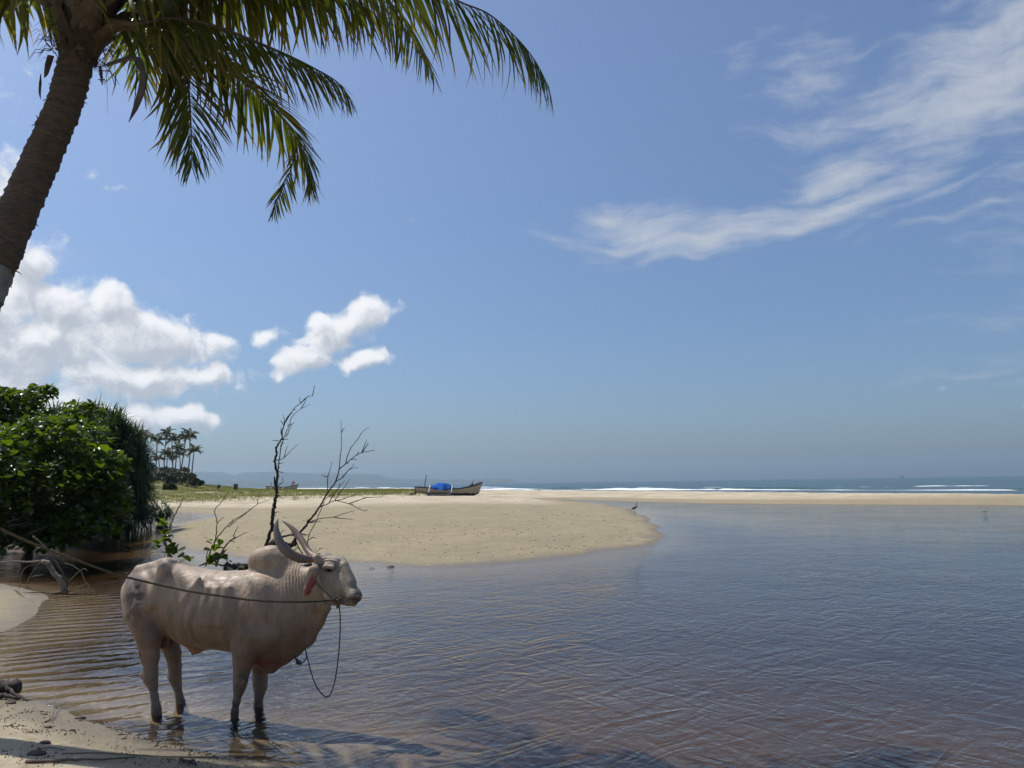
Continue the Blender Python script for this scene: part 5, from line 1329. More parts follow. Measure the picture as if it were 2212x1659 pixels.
limbs = [(br([(1520, 1670), (1480, 1600), (1450, 1500), (1425, 1420), (1450, 1380), (1480, 1340), (1490, 1280), (1530, 1200), (1560, 1140), (1600, 1070)], z0, YF - .4), W0(26), W0(6)),
         (br([(1500, 1600), (1475, 1530), (1465, 1480), (1500, 1460)], z0, YF - .4), W0(16), W0(8)), (br([(1440, 1450), (1430, 1380), (1435, 1300), (1440, 1270)], z0, YF - .4), W0(8), W0(4)), (br([(1545, 1150), (1570, 1140), (1585, 1145)], z0, YF - .4), W0(5), W0(3)),
         (br([(1480, 1340), (1500, 1320), (1490, 1290)], z0, YF - .4), W0(10), W0(5)), (br([(1540, 1650), (1600, 1600), (1660, 1590)], z0, YF - .4), W0(8), W0(5)), (br([(1400, 1660), (1430, 1600), (1440, 1540)], z0, YF - .4), W0(7), W0(5)), (br([(1495, 1420), (1510, 1400), (1500, 1350)], z0, YF - .4), W0(6), W0(3))]
lv = br([(1440, 1285), (1450, 1300), (1420, 1305), (1410, 1375), (1425, 1385), (1390, 1460), (1380, 1475), (1385, 1500), (1370, 1510), (1410, 1440), (1500, 1500), (1490, 1520), (1530, 1530), (1545, 1545), (1560, 1560), (1430, 1410), (1420, 1470), (1510, 1480), (1550, 1520), (1630, 1590), (1660, 1620), (1470, 1560), (1515, 1560), (1455, 1440), (1495, 1450), (1475, 1500)], z0, YF - .5)
branch_tree('leafy_branch', 'crooked pale branch with clusters of bright green leaves, beyond the rump of the bull', 'branch', limbs, M_wood_pale, np.array([P(*z0(1520, 1670), YF)[0], YF - .4, 0]), lv, size=.19)
# driftwood at left
YD = G(150, 1283)[1]
md = YD / FPX * .1653
Wd = lambda px: px * md / 2
dl_ = [([P(*zc(*q), YD) for q in ((560, 700), (610, 712), (650, 760), (700, 840), (780, 930), (830, 1030), (835, 1090))], Wd(56), Wd(70)),
       ([P(*zc(*q), YD) for q in ((-200, 705), (0, 703), (200, 698), (330, 706), (430, 704), (520, 692), (600, 692), (640, 720))], Wd(14), Wd(34)),
       ([P(*zc(*q), YD) for q in ((660, 830), (680, 790), (690, 760))], Wd(22), Wd(8)),
       ([P(*zc(*q), YD) for q in ((480, 745), (520, 715), (560, 690))], Wd(16), Wd(22)),
       ([P(*zc(*q), YD) for q in ((255, 1050), (265, 940), (300, 820), (370, 760), (460, 735))], Wd(9), Wd(11)), ([P(*zc(*q), YD) for q in ((350, 1060), (365, 960), (400, 880), (440, 820), (480, 760))], Wd(9), Wd(9)),
       ([P(*zc(*q), YD) for q in ((390, 915), (450, 890), (570, 875))], Wd(9), Wd(7)), ([P(*zc(*q), YD) for q in ((630, 995), (720, 975), (800, 985), (840, 1010))], Wd(6), Wd(8)),
       ([P(*zc(*q), YD) for q in ((900, 960), (960, 900), (1010, 850), (1100, 795), (1140, 825))], Wd(8), Wd(9)), ([P(*zc(*q), YD) for q in ((1060, 830), (1080, 880), (1110, 960), (1165, 1025), (1150, 1080))], Wd(12), Wd(9)), ([P(*zc(*q), YD) for q in ((840, 720), (940, 750), (1050, 820))], Wd(7), Wd(9)),
       ([P(*zc(*q), YD) for q in ((920, 1100), (1000, 1050), (1110, 1000))], Wd(8), Wd(9)), ([P(*zc(*q), YD) for q in ((1180, 1080), (1225, 1090), (1260, 1150))], Wd(9), Wd(12)), ([P(*zc(*q), YD) for q in ((930, 1090), (1050, 1075), (1160, 1078))], Wd(7), Wd(8))]
stick_thing('driftwood', 'bleached bent driftwood root with thin pale roots, half in the water behind the rump', 'driftwood', dl_, M_wood_pale, 9, .12)
dl_ = [([P(*zc(*q), YD + .1) for q in ((430, 370), (560, 480), (640, 580), (740, 720), (810, 840), (860, 960), (875, 1110))], Wd(20), Wd(28)),
       ([P(*zc(*q), YD + .1) for q in ((-150, 1106), (0, 1106), (200, 1110), (400, 1106), (560, 1104), (700, 1115), (830, 1090))], Wd(14), Wd(16)),
       ([P(*zc(*q), YD + .1) for q in ((570, 1140), (700, 1130), (800, 1115), (900, 1100))], Wd(9), Wd(26)), ([P(*zc(*q), YD + .1) for q in ((800, 1120), (950, 1130), (1100, 1125), (1240, 1140))], Wd(26), Wd(10)), ([P(*zc(*q), YD + .1) for q in ((900, 1090), (940, 1075), (960, 1060))], Wd(16), Wd(6)),
       ([P(*zc(*q), YD + .1) for q in ((860, 1080), (880, 1000), (880, 940))], Wd(30), Wd(12))] + \
      [([P(*zc(x_, 1120), YD + .1), P(*zc(x_ + RNG.uniform(-20, 20), 1050), YD + .1), P(*zc(x_ + RNG.uniform(-40, 40), 980), YD + .1)], Wd(5), Wd(3)) for x_ in (1290, 1320, 1360, 1395, 1330, 1260)] + \
      [([P(*zc(180 + i * 25, 1060 + i * 12), YD - .6), P(*zc(230 + i * 30, 1120 + i * 12), YD - .6), P(*zc(260 + i * 40, 1165 + i * 4), YD - .6)], Wd(6), Wd(4)) for i in range(3)]
stick_thing('dead_stick', 'dark crooked dead stick and debris caught against the bleached driftwood', 'stick', dl_, M_wood_brown, 7, .2)
# near shore: black stump end, sticks, strandline
def near(zx, zy, dz=0.01):
    q = G(zx * .248, 1426 + zy * .248, .03); return np.array([q[0], q[1], hz(q[0], q[1]) + dz])
ln = [([near(-220, 285, .05), near(-60, 270, .06), near(60, 265, .06), near(130, 262, .055)], .075, .07), ([near(60, 250, .08), near(100, 300, .05), near(180, 318, .02), near(240, 330, .012)], .02, .006), ([near(-100, 320, .03), near(30, 325, .03), near(150, 330, .02)], .03, .012),
      ([near(20, 230, .11), near(80, 300, .06)], .012, .006), ([near(70, 225, .12), near(50, 300, .06)], .010, .006)]
stick_thing('charred_log', 'end of a black waterlogged log lying on the near shore at the left edge', 'log', ln, M_wood_dark, 9, .15)
ln = [([near(220, 945, .008), near(480, 926, .012), near(700, 908, .014), near(950, 886, .012), near(1180, 855, .012)], .012, .004)]
stick_thing('long_stick', 'long thin stick lying on the near sand in the bottom left corner', 'stick', ln, M_wood_brown)
ln = [([near(1570, 878, .02), near(1620, 897, .02), near(1660, 905, .02), near(1710, 925, .015)], .011, .007), ([near(1640, 900, .02), near(1690, 905, .03), near(1700, 938, .02)], .007, .004), ([near(1620, 897, .02), near(1660, 925, .02)], .006, .004)]
stick_thing('forked_twig', 'small dark forked twig on the near sand below the front legs of the bull', 'twig', ln, M_wood_dark)
ln = [([near(390, 540, .006), near(450, 510, .02), near(468, 460, .06), near(505, 452, .05)], .007, .004), ([near(468, 450, .04), near(470, 400, .12), near(468, 355, .18)], .004, .002)]
stick_thing('curved_twig', 'thin curved twig standing up from the near sand by the waterline', 'twig', ln, M_wood_pale)
ln = [([near(290, 835, .006), near(420, 800, .01), near(560, 812, .01)], .004, .003), ([near(540, 838, .006), near(900, 820, .008), near(1400, 828, .006), near(1900, 826, .005)], .0035, .003)]
stick_thing('thin_root', 'very thin root running straight across the near sand', 'root', ln, M_wood_brown)
M_peb = simple_mat('pebble_dark', (.08, .06, .045), .8, .4, 20)
def pebble(name, label, cat, c, rx, ry, rz, mat, seed, group=None):
    rg_ = np.random.default_rng(seed); v = []
    for i in range(7):
        for j in range(10):
            th, ph_ = PI * i / 6, 2 * PI * j / 10; k = rg_.uniform(.8, 1.15) if 0 < i < 6 else 1
            v.append([math.sin(th) * math.cos(ph_) * rx * k, math.sin(th) * math.sin(ph_) * ry * k, math.cos(th) * rz * k])
    o_ = mesh_obj(name, v, [(i * 10 + j, (i + 1) * 10 + j, (i + 1) * 10 + (j + 1) % 10, i * 10 + (j + 1) % 10) for i in range(6) for j in range(10)], mat)
    o_.location = Vector(c); return tag(o_, label, cat, group)
M_shell = simple_mat('shell', (.45, .33, .16), .5, .3, 20)
for zx, zy, rx, mt, nm, lb_, ct in ((397, 428, .016, M_shell, 'shell', 'small golden shell on the near sand, lowest of the bright specks by the waterline', 'shell'), (428, 375, .012, simple_mat('shell_white', (.8, .78, .7), .4, .1), 'shell', 'tiny white shell at the waterline of the near shore', 'shell'),
        (95, 362, .05, M_peb, 'clod', 'dark clod on the near sand beside the black log', 'clod'), (395, 750, .04, M_peb, 'clod', 'flat dark clod in the middle of the near sand', 'clod'), (700, 474, .045, M_peb, 'clod', 'flat dark clod at the upper end of the strandline', 'clod'), (315, 856, .06, M_peb, 'clod', 'long dark clod near the bottom left corner', 'clod'),
        (420, 590, .03, M_peb, 'clod', 'dark clod beside the dry leaf litter', 'clod'), (630, 605, .025, M_peb, 'clod', 'small dark clod right of the dry leaf litter', 'clod')):
    c_ = near(zx, zy, .004); pebble(nm, lb_, ct, c_, rx, rx * .6, rx * .35, mt, int(zx))
for i, (x, y, s_, lb_) in enumerate(((803, 1202, .07, 'dark flat stone on the far sandbar, left of the pair'), (843, 1202, .09, 'tan lumpy stone on the far sandbar, right of the pair'), (594, 1118, .06, 'small dark clod on the sandbar beside the dead tree'))):
    q = G(x, y, .22); pebble('stone', lb_, 'stone', [q[0], q[1], hz(q[0], q[1]) + .02], s_, s_ * .7, s_ * .5, M_wood_pale if i == 1 else M_peb, i + 50)
# strandline litter and dry leaf heap: nobody could count it
mb = MB()
def fleck(c, l_, w_, a_, hgt=.004):
    d_ = np.array([math.cos(a_), math.sin(a_), 0]); s_ = np.array([-d_[1], d_[0], 0])
    k = RNG.uniform(.4, 1.4); v = [c - d_ * l_, c + s_ * w_ + [0, 0, hgt * k], c + d_ * l_ + [0, 0, hgt * RNG.random()], c - s_ * w_, c + [0, 0, hgt * 2.2 * k], c - [0, 0, .004]]
    mb.add(v, [(0, 3, 4), (3, 2, 4), (2, 1, 4), (1, 0, 4), (0, 1, 5), (1, 2, 5), (2, 3, 5), (3, 0, 5)])
for (xa, ya, xb, yb, n_, sp) in ((660, 470, 850, 500, 30, 12), (850, 500, 1130, 620, 90, 16), (1130, 630, 1400, 700, 80, 22), (1400, 700, 1900, 800, 110, 22), (1600, 760, 2100, 840, 90, 22), (0, 400, 500, 460, 110, 30), (100, 610, 400, 650, 150, 22), (0, 540, 200, 640, 120, 40), (200, 800, 480, 920, 120, 40), (0, 880, 500, 940, 160, 30), (500, 600, 650, 615, 30, 12), (0, 450, 1500, 930, 330, 60), (1500, 860, 2100, 930, 60, 30)):
    for i in range(n_ // 3):
        t_ = RNG.random(); c_ = near(xa + (xb - xa) * t_ + RNG.normal(0, sp * 1.8), ya + (yb - ya) * t_ + RNG.normal(0, sp * .8), .001)
        if c_[2] < -.03: continue
        fleck(c_, RNG.uniform(.003, .010) * (1 + 2.5 * (RNG.random() > .93)), RNG.uniform(.0015, .004), RNG.uniform(-.6, 1.0))
o = mb.build('strandline_litter', M_wood_brown); tag(o, kind='stuff')
mb = MB()
for i in range(950):
    px, py = RNG.uniform(380, 1400), 1095 + 125 * RNG.random() ** 1.0
    q = G(px, py, .3)
    if q[1] > 110: continue
    z_ = hz(q[0], q[1]) if i % 1 == 0 else 0
    if z_ < .06: continue
    k = q[1] / 20
    if RNG.random() > .35 + .65 * (fbm(np.array([q[0] * .3]), np.array([q[1] * .3]), 3, 55)[0] > .5): continue
    fleck(np.array([q[0], q[1], z_ + .002]), RNG.uniform(.01, .045) * min(k, 2.0), RNG.uniform(.004, .010) * min(k, 2.0), RNG.normal(.1, .3), .008)
o = mb.build('sandbar_litter', simple_mat('dry_litter', (.16, .13, .085), .9, .5, 1.0)); tag(o, kind='stuff')
# ------------------------------------------------------------------ far dune: palms, scrub, hut
M_ftrunk = simple_mat('far_palm_trunk', (.10, .085, .07), .9, .2, 2)
M_ffrond = leaf_mat('far_palm_frond', (.020, .032, .012), (.050, .065, .020), (1.8, 1.6, .6), .5, tw=.3, scale=.3)
def far_frond(droop, seed):
    rg_ = np.random.default_rng(seed); mb = MB(); n_ = 9
    c = [np.array([0, 0, 0.])]; e_ = .55
    for k in range(n_): c.append(c[-1] + np.array([0, math.cos(e_), math.sin(e_)]) / n_); e_ -= droop / n_
    c = np.array(c); mb.tube(c, np.linspace(.012, .003, n_ + 1), 3, cap=False)
    for k in range(26):
        u_ = .12 + .88 * k / 26; p0 = np.array([np.interp(u_ * n_, np.arange(n_ + 1), c[:, j]) for j in range(3)])
        for sg in (-1, 1):
            L_ = .27 * math.sin(PI * (.18 + .78 * u_)) * rg_.uniform(.8, 1.15); d_ = unit([sg * .75, .55, -.55 + rg_.normal(0, .12)])
            q = p0 + d_ * L_ + np.array([0, 0, -.05]); w_ = np.array([0, .030, 0.0])
            mb.add([p0 - w_ * .5, p0 + w_ * .5, p0 + d_ * L_ * .6 + w_ * .6, q, p0 + d_ * L_ * .6 - w_ * .6], [(0, 1, 2, 3, 4)])
    v = np.concatenate(mb.v); o_ = mesh_obj('frond', v, mb.f, M_ffrond, None, attrs={'tone': np.zeros(len(v))}); me_ = o_.data; bpy.data.objects.remove(o_); return me_
FFR = [far_frond(d_, i) for i, d_ in enumerate((1.0, 1.4, 1.9, 2.5, .6))]
def far_palm(tx, ty, bx, by, Y, label, crown=1.0, n=15):
    top = P(tx, ty, Y); b_ = P(bx, by, Y); gz_ = hz(b_[0], Y); b_ = np.array([b_[0], Y, gz_ - .3])
    o_ = empty('far_coconut_palm', b_, label, 'palm', 'slender coconut palms standing on the grassy dune')
    h_ = top[2] - b_[2]; mid = b_ + (top - b_) * .5 + np.array([(bx - tx) * .0 + RNG.normal(0, .25), 0, 0])
    mb = MB(); c = catmull([np.zeros(3), (mid - b_) * [1.15, 1, 1], top - b_], 8); mb.tube(c, np.linspace(.17, .10, len(c)), 8)
    mb.build('trunk', M_ftrunk, o_)
    for k in range(n):
        a_ = k * 2.4 + RNG.random() * .5; s_ = crown * RNG.uniform(2.4, 3.3)
        ti = [0, 1, 2, 3, 1, 2][k % 6]
        tilt_ = RNG.uniform(-.5, .55) if k > 3 else RNG.uniform(.5, 1.0)
        M_ = Matrix.Translation(Vector(top - b_)) @ Matrix.Rotation(a_, 4, 'Z') @ Matrix.Rotation(tilt_, 4, 'X') @ Matrix.Scale(s_, 4)
        f_ = bpy.data.objects.new('frond', FFR[ti]); f_.parent = o_; f_.matrix_local = M_; col.objects.link(f_)
def q5(x, y): return z5(x, y)
FP = [(( 95, 190), (155, 700), 172, 'coconut palm nearest the thicket, leftmost of the far grove'),
      ((250, 240), (215, 700), 168, 'second coconut palm from the left of the far grove, with drooping fronds'),
      ((370, 150), (350, 720), 176, 'tallest coconut palm in the left half of the far grove'),
      ((432, 230), (440, 720), 182, 'coconut palm with a ragged dark crown in the middle of the far grove'),
      ((510, 330), (490, 700), 178, 'shorter coconut palm between the middle and right tall ones of the far grove'),
      ((600, 200), (510, 720), 172, 'leaning coconut palm with a wide crown, left of the tall right pair'),
      ((655, 165), (600, 700), 176, 'tallest coconut palm at the right of the far grove'),
      ((708, 365), (670, 690), 165, 'lone short coconut palm at the right end of the far grove'),
      ((380, 400), (395, 700), 190, 'low coconut palm half hidden behind the tall trunks, left of the middle'),
      ((270, 460), (260, 700), 190, 'low coconut palm behind the hut'),
      ((530, 400), (545, 700), 194, 'low coconut palm behind the leaning one'),
      ((430, 440), (430, 700), 196, 'low dark coconut palm behind the scrub in the middle of the grove'),
      ((30, 170), (60, 720), 170, 'coconut palm half hidden behind the pandanus thicket')]
for (t_, b_, Yp, lb_) in FP:
    far_palm(*q5(*t_), *q5(*b_), Yp, lb_, .86 if t_[1] < 380 else .8, 14)
M_scrub = leaf_mat('scrub_leaf', (.022, .036, .014), (.055, .070, .026), (1.5, 1.5, .6), .5, tw=.25, scale=.4)
def scrub(px, py, wpx, hpx, Y, label, n=900, size=.42, cat='bush'):
    c = P(px, py, Y); gz_ = hz(c[0], Y); b_ = np.array([c[0], Y, gz_]); s_ = Y / FPX
    o_ = empty('scrub_bush', b_, label, cat, 'dark scrub bushes on the dune')
    mb = MB()
    for k in range(6):
        mb.tube([np.array([RNG.normal(0, .2), 0, -.2]), np.array([RNG.normal(0, wpx * s_ * .25), 0, hpx * s_ * .7]), np.array([RNG.normal(0, wpx * s_ * .5), RNG.normal(0, .5), hpx * s_ * 1.3])], [.08, .05, .02], 5)
    mb.build('trunk', M_wood_dark, o_)
    zc_ = c[2] - gz_
    lb2 = [(np.array([RNG.normal(0, wpx * s_ * .42), RNG.normal(0, wpx * s_ * .3), zc_ + RNG.normal(0, hpx * s_ * .3)]), wpx * s_ * RNG.uniform(.3, .5), wpx * s_ * .4, hpx * s_ * RNG.uniform(.35, .6)) for k in range(7)]
    mb = MB()
    for k in range(n):
        p, d = shell_point(lb2, .25, -1); v = RL[k % 4][0] * size * RNG.uniform(.5, 1.2); x, dd_, z = frame(unit(d + RNG.normal(0, .6, 3)), RNG.normal(0, 1))
        mb.add(p + v[::3, :1] * 0 + np.zeros((1, 3)) if False else p + v[:, :1] * x + v[:, 1:2] * dd_ + v[:, 2:] * z, RL[0][1])
    tag(mb.build('foliage', M_scrub, o_), kind='stuff')
for x, y, w_, h_, Y, n_, lb_ in ((640, 690, 50, 24, 150, 900, 'widest dark bush at the foot of the far palms'), (725, 755, 28, 14, 140, 500, 'low bush at the right end of the dune, above the grass slope'), (385, 720, 24, 22, 150, 500, 'dark bush on the dune below the middle palms'),
                           (425, 830, 20, 24, 118, 600, 'dark bush growing down the grassy slope of the dune'), (480, 640, 42, 30, 185, 800, 'bush behind the middle palm trunks'), (590, 600, 30, 24, 188, 600, 'tall bush behind the right palm trunks'), (360, 620, 40, 26, 192, 700, 'bush behind the hut at the left palms'),
                           (180, 620, 46, 30, 195, 700, 'dim bush between the hut and the thicket'), (80, 620, 40, 34, 190, 700, 'dim bush beside the edge of the pandanus thicket'), (560, 690, 40, 22, 160, 700, 'dark bush at the feet of the leaning palms'), (790, 765, 10, 6, 138, 200, 'smallest sparse bush, last before the open grass'), (300, 690, 44, 20, 172, 800, 'dark bush in front of the hut at the left palms'), (480, 715, 44, 20, 158, 800, 'dark bush at the feet of the middle palms'), (200, 700, 34, 18, 160, 600, 'low bush at the far left of the dune beside the thicket'), (690, 730, 26, 12, 146, 400, 'low bush joining the widest bush on its right')):
    scrub(*z5(x, y), w_ * .32 * .55 * 2.3, h_ * .32 * .55 * 2.3, Y, lb_, int(n_ * 1.3))
# hut under the palms
hx0, hy0 = z5(170, 650); hx1, _ = z5(330, 650); _, hyr = z5(245, 580)
a_ = P(hx0, hy0, 178); b_ = P(hx1, hy0, 178); rz_ = P(hx0, hyr, 178)[2]
gz_ = hz((a_[0] + b_[0]) / 2, 178); hb = np.array([(a_[0] + b_[0]) / 2, 178, gz_]); wv_ = (b_[0] - a_[0]) / 2
hut = empty('hut', hb, 'low grey hut with a thatched gable roof in the shade under the far palms', 'hut')
M_hut = simple_mat('hut_wall', (.10, .095, .09), .9, .2, 2); M_thatch = simple_mat('thatch', (.085, .078, .07), .95, .3, 3)
mb = MB(); ez = max(a_[2] - gz_, 1.2)
mb.box((-wv_ * .85, -2, -.3), (wv_ * .85, 2, ez)); mb.build('wall', M_hut, hut, smooth=False)
mb = MB(); rz2 = rz_ - gz_
v = [(-wv_, -2.5, ez - .3), (wv_, -2.5, ez - .3), (wv_, 2.5, ez - .3), (-wv_, 2.5, ez - .3), (-wv_ * .35, 0, rz2), (wv_ * .35, 0, rz2)]
mb.add(v, [(0, 1, 5, 4), (2, 3, 4, 5), (0, 4, 3), (1, 2, 5), (3, 2, 1, 0)]); mb.build('roof', M_thatch, hut, smooth=False)
mb = MB(); mb.box((-.5, -2.06, -.2), (.5, -2.003, ez * .8)); mb.build('door', M_wood_dark, hut, smooth=False)

# ------------------------------------------------------------------ creeping beach grass on the dune
M_grass = leaf_mat('dune_grass', (.12, .135, .04), (.24, .235, .09), (1.5, 1.5, .6), .7, tw=.4, scale=.25)
cx_ = RNG.uniform(-95, -4, 60000); cy_ = RNG.uniform(58, 200, 60000)
pr = np.array([(_r @ [x_, y_, -1]) / (_f @ [x_, y_, -1]) for x_, y_ in zip(cx_, cy_)]); pxx = CX + FPX * pr
ok = (pxx > 280) & (pxx < 1000); cx_, cy_ = cx_[ok], cy_[ok]
gden = smooth01((-sdf_poly(cx_, cy_, GR) + 8) / 14) * smooth01((fbm(cx_ * .35, cy_ * .35, 4, 33) - .30) / .2)
ok = (RNG.random(len(cx_)) < gden); cx_, cy_ = cx_[ok], cy_[ok]; cz_ = height(cx_, cy_); ok = cz_ > .12; cx_, cy_, cz_ = cx_[ok], cy_[ok], cz_[ok]
nb_ = 5; N_ = len(cx_); ang_ = RNG.random((N_, nb_)) * 2 * PI; L_ = RNG.uniform(.10, .30, (N_, nb_)) * (1 + .6 * (cz_ > 1.6))[:, None]
bx_ = cx_[:, None] + RNG.normal(0, .12, (N_, nb_)); by_ = cy_[:, None] + RNG.normal(0, .12, (N_, nb_)); lean = RNG.uniform(.2, .9, (N_, nb_))
tipv = np.stack([bx_ + np.cos(ang_) * L_ * lean, by_ + np.sin(ang_) * L_ * lean, cz_[:, None] + L_], -1)
wv2 = .022; b0 = np.stack([bx_ - np.sin(ang_) * wv2, by_ + np.cos(ang_) * wv2, cz_[:, None] - .03 + 0 * bx_], -1); b1 = np.stack([bx_ + np.sin(ang_) * wv2, by_ - np.cos(ang_) * wv2, cz_[:, None] - .03 + 0 * bx_], -1)
vv = np.stack([b0, b1, tipv], 2).reshape(-1, 3); ff = np.arange(len(vv)).reshape(-1, 3)
o = mesh_obj('dune_grass', vv, ff, M_grass, attrs={'tone': np.zeros(len(vv))}); tag(o, kind='stuff')

# ------------------------------------------------------------------ fishing boats
def boat_mat(name, stops, vert=.0, var=.12):
    m, t, out = new_mat(name)
    tcn = t.n('ShaderNodeTexCoord').outputs['Object']
    at = t.n('ShaderNodeAttribute', attribute_name='tone').outputs['Fac']
    c = t.ramp(at, stops, 'CONSTANT')
    w = t.noise(t.mapping(tcn, scale=(.6, 2, 2.5)), 3.0, 7, .7)
    c = t.mix(t.m('MULTIPLY', t.ramp(w, [(.42, 0.0), (.68, 1.0)]), .45), c, (.16, .13, .09))
    bs = t.n('ShaderNodeBsdfPrincipled', i_Roughness=.6); t.l(c, bs.inputs['Base Color']); t.l(bs.outputs[0], out.inputs[0]); return m
M_dark = simple_mat('boat_tar', (.022, .026, .035), .6, .3, 3)
M_cloth_white = simple_mat('wrapped_cloth', (.62, .57, .48), .9, .2, 10, .01)
M_plank = simple_mat('boat_plank', (.13, .10, .07), .8, .3, 6)
def hull(o_, Lh, beam, sheer, keel, depth_mid, mats, n=44, hmat=None):
    """lofted open hull, bow towards +x; sheer(u), keel(u) heights; tone attribute marks bottom paint, topside and rail band"""
    us = np.linspace(0, 1, n); prof_n = 11; V_, T_ = [], []
    def half(u_):
        tr = .72 + .28 * min(1, u_ / .25); bow_ = (1 - max(0, (u_ - .45) / .55) ** 2.1)
        return beam / 2 * tr * max(.012, bow_)
    for side in (1, -1):
        for u_ in us:
            b_ = half(u_); zs, zk = sheer(u_), keel(u_)
            xe = Lh * (u_ - .5)
            for j in range(prof_n):
                t_ = j / (prof_n - 1); zz = zk + (zs - zk) * t_
                y_ = b_ * (math.sin(min(1, t_ * 1.15) * PI / 2) ** .75)
                xr = xe + (zz - zk) * .32 * max(0, u_ - .8) * 5          # raked stem
                V_.append((xr, side * y_, zz)); h_rel = (zz - zk) / max(zs - zk, .01)
                T_.append(.1 if zz < keel(.5) + depth_mid else (.9 if h_rel > .88 else .5))
    f = []
    for s_ in range(2):
        o0 = s_ * n * prof_n
        for i in range(n - 1):
            for j in range(prof_n - 1):
                q = (o0 + i * prof_n + j, o0 + (i + 1) * prof_n + j, o0 + (i + 1) * prof_n + j + 1, o0 + i * prof_n + j + 1)
                f.append(q if s_ == 1 else q[::-1])
    o1 = n * prof_n
    for j in range(prof_n - 1): f.append((j, j + 1, o1 + j + 1, o1 + j))
    h = mesh_obj('hull', V_, f, hmat, o_, True, {'tone': np.array(T_)})
    sol = h.modifiers.new('thick', 'SOLIDIFY'); sol.thickness = .035; sol.offset = -1
    mb = MB()
    for side in (1, -1):
        c = np.array([(Lh * (u_ - .5) + (sheer(u_) - keel(u_)) * .32 * max(0, u_ - .8) * 5, side * (half(u_) + .012), sheer(u_) + .015) for u_ in us]); mb.tube(c, .032, 6)
    mb.build('gunwale', M_dark, o_)
    return half
def boat(name, label, group, stern, bow, Y, Lref=None, full=True):
    """stern / bow: survey pixels of the two ends of the rail"""
    a_, b_ = P(*stern, Y), P(*bow, Y); Lh = (b_[0] - a_[0]) * .97; mid = (a_ + b_) / 2
    gz_ = hz(mid[0], Y); base = np.array([mid[0], Y, gz_ - .04])
    o_ = empty(name, base, label, 'boat', group)
    o_.rotation_euler = (0, math.radians(1.0), math.radians(-3))
    return o_, Lh, base
GB = 'wooden fishing boats drawn up on the beach'
# boat 1 -- blue tarpaulin, outrigger
sternp, bowp = zb(225, 485), zb(2000, 395)
b1, Lh, bb = boat('fishing_boat', 'cream wooden fishing boat with blue tarpaulin and outrigger, nearest of the boats', GB, sternp, bowp, 86)
s1 = 86 / FPX / 6.91 * .5486
SHR = lambda u_: .20 + (775 - 590) * s1 + (.36 - .0) * 0 + np.interp(u_, [0, .15, .45, .7, .85, .95, 1], [.28, .20, .06, .10, .34, .62, .82]) - .2
KEE = lambda u_: np.interp(u_, [0, .1, .3, .85, .93, 1], [.38, .30, .05, .0, .10, .30])
MH1 = boat_mat('hull_paint_cream', [(0, (.012, .022, .045)), (.3, (.36, .32, .235)), (.8, (.022, .026, .033))])
hf = hull(b1, Lh, 1.15, SHR, KEE, .30, None, hmat=MH1)
mb = MB()
for u_ in (.12, .3, .6, .75): mb.box((Lh * (u_ - .5) - .1, -hf(u_) * .95, SHR(u_) - .16), (Lh * (u_ - .5) + .1, hf(u_) * .95, SHR(u_) - .12)); 
for k_ in range(4):
    u_ = (.12, .3, .6, .75)[k_]
    m2 = MB(); m2.box((Lh * (u_ - .5) - .1, -hf(u_) * .95, SHR(u_) - .16), (Lh * (u_ - .5) + .1, hf(u_) * .95, SHR(u_) - .12)); m2.build('thwart', M_plank, b1, False)
mb = MB(); x_ = Lh * -.5 - .02; mb.box((x_ - .05, -.42, .2), (x_ + .02, .42, SHR(0) + .02)); mb.build('transom', M_dark, b1, False)
def lx(zx): return (P(*zb(zx, 600), 86)[0] - bb[0])
def lz(zy): return (P(*zb(1100, zy), 86)[2] - bb[2])
mb = MB(); mb.tube([(lx(487), .1, lz(540)), (lx(495), .1, lz(420)), (lx(515), .1, lz(300)), (lx(530), .1, lz(195))], [.05, .045, .04, .035], 8); mb.build('mast', M_dark, b1)
for zx in (655, 1262):
    mb = MB(); pts = [(lx(zx), .5, lz(560)), (lx(zx - 4), .1, lz(520)), (lx(zx), -.45, lz(510)), (lx(zx + 8), -.80, lz(545)), (lx(zx + 8), -1.1, lz(600)), (lx(zx + 2), -1.35, lz(680))]
    mb.tube(catmull(pts, 5), np.linspace(.075, .06, 26) if len(catmull(pts, 5)) == 26 else .07, 8, jitter=.25); mb.build('outrigger_boom', M_cloth_white, b1)
mb = MB(); c = catmull([(lx(590), -1.4, lz(690)), (lx(640), -1.4, lz(735)), (lx(760), -1.4, lz(752)), (lx(1000), -1.4, lz(758)), (lx(1200), -1.4, lz(755)), (lx(1270), -1.4, lz(710)), (lx(1355), -1.4, lz(648))], 6)
mb.tube(c, np.interp(np.linspace(0, 1, len(c)), [0, .15, .8, 1], [.05, .12, .13, .03]), 9); mb.build('outrigger_float', M_dark, b1)
mb = MB(); c = catmull([(lx(1000), -1.42, lz(755)), (lx(1180), -1.44, lz(738)), (lx(1290), -1.44, lz(690)), (lx(1350), -1.44, lz(660))], 5); mb.tube(c, [.05] * len(c), 6); mb.build('outrigger_float_cap', M_plank, b1)
mb = MB(); mb.tube([(lx(1840), -.1, lz(480)), (lx(1920), -.05, lz(430)), (lx(2005), 0, lz(385))], .035, 6); mb.build('bow_pole', M_dark, b1)
mb = MB(); mb.tube([(lx(1800), 0, lz(470)), (lx(1815), 0, lz(390)), (lx(1832), 0, lz(318))], [.05, .04, .015], 6); mb.build('bow_post', M_plank, b1)
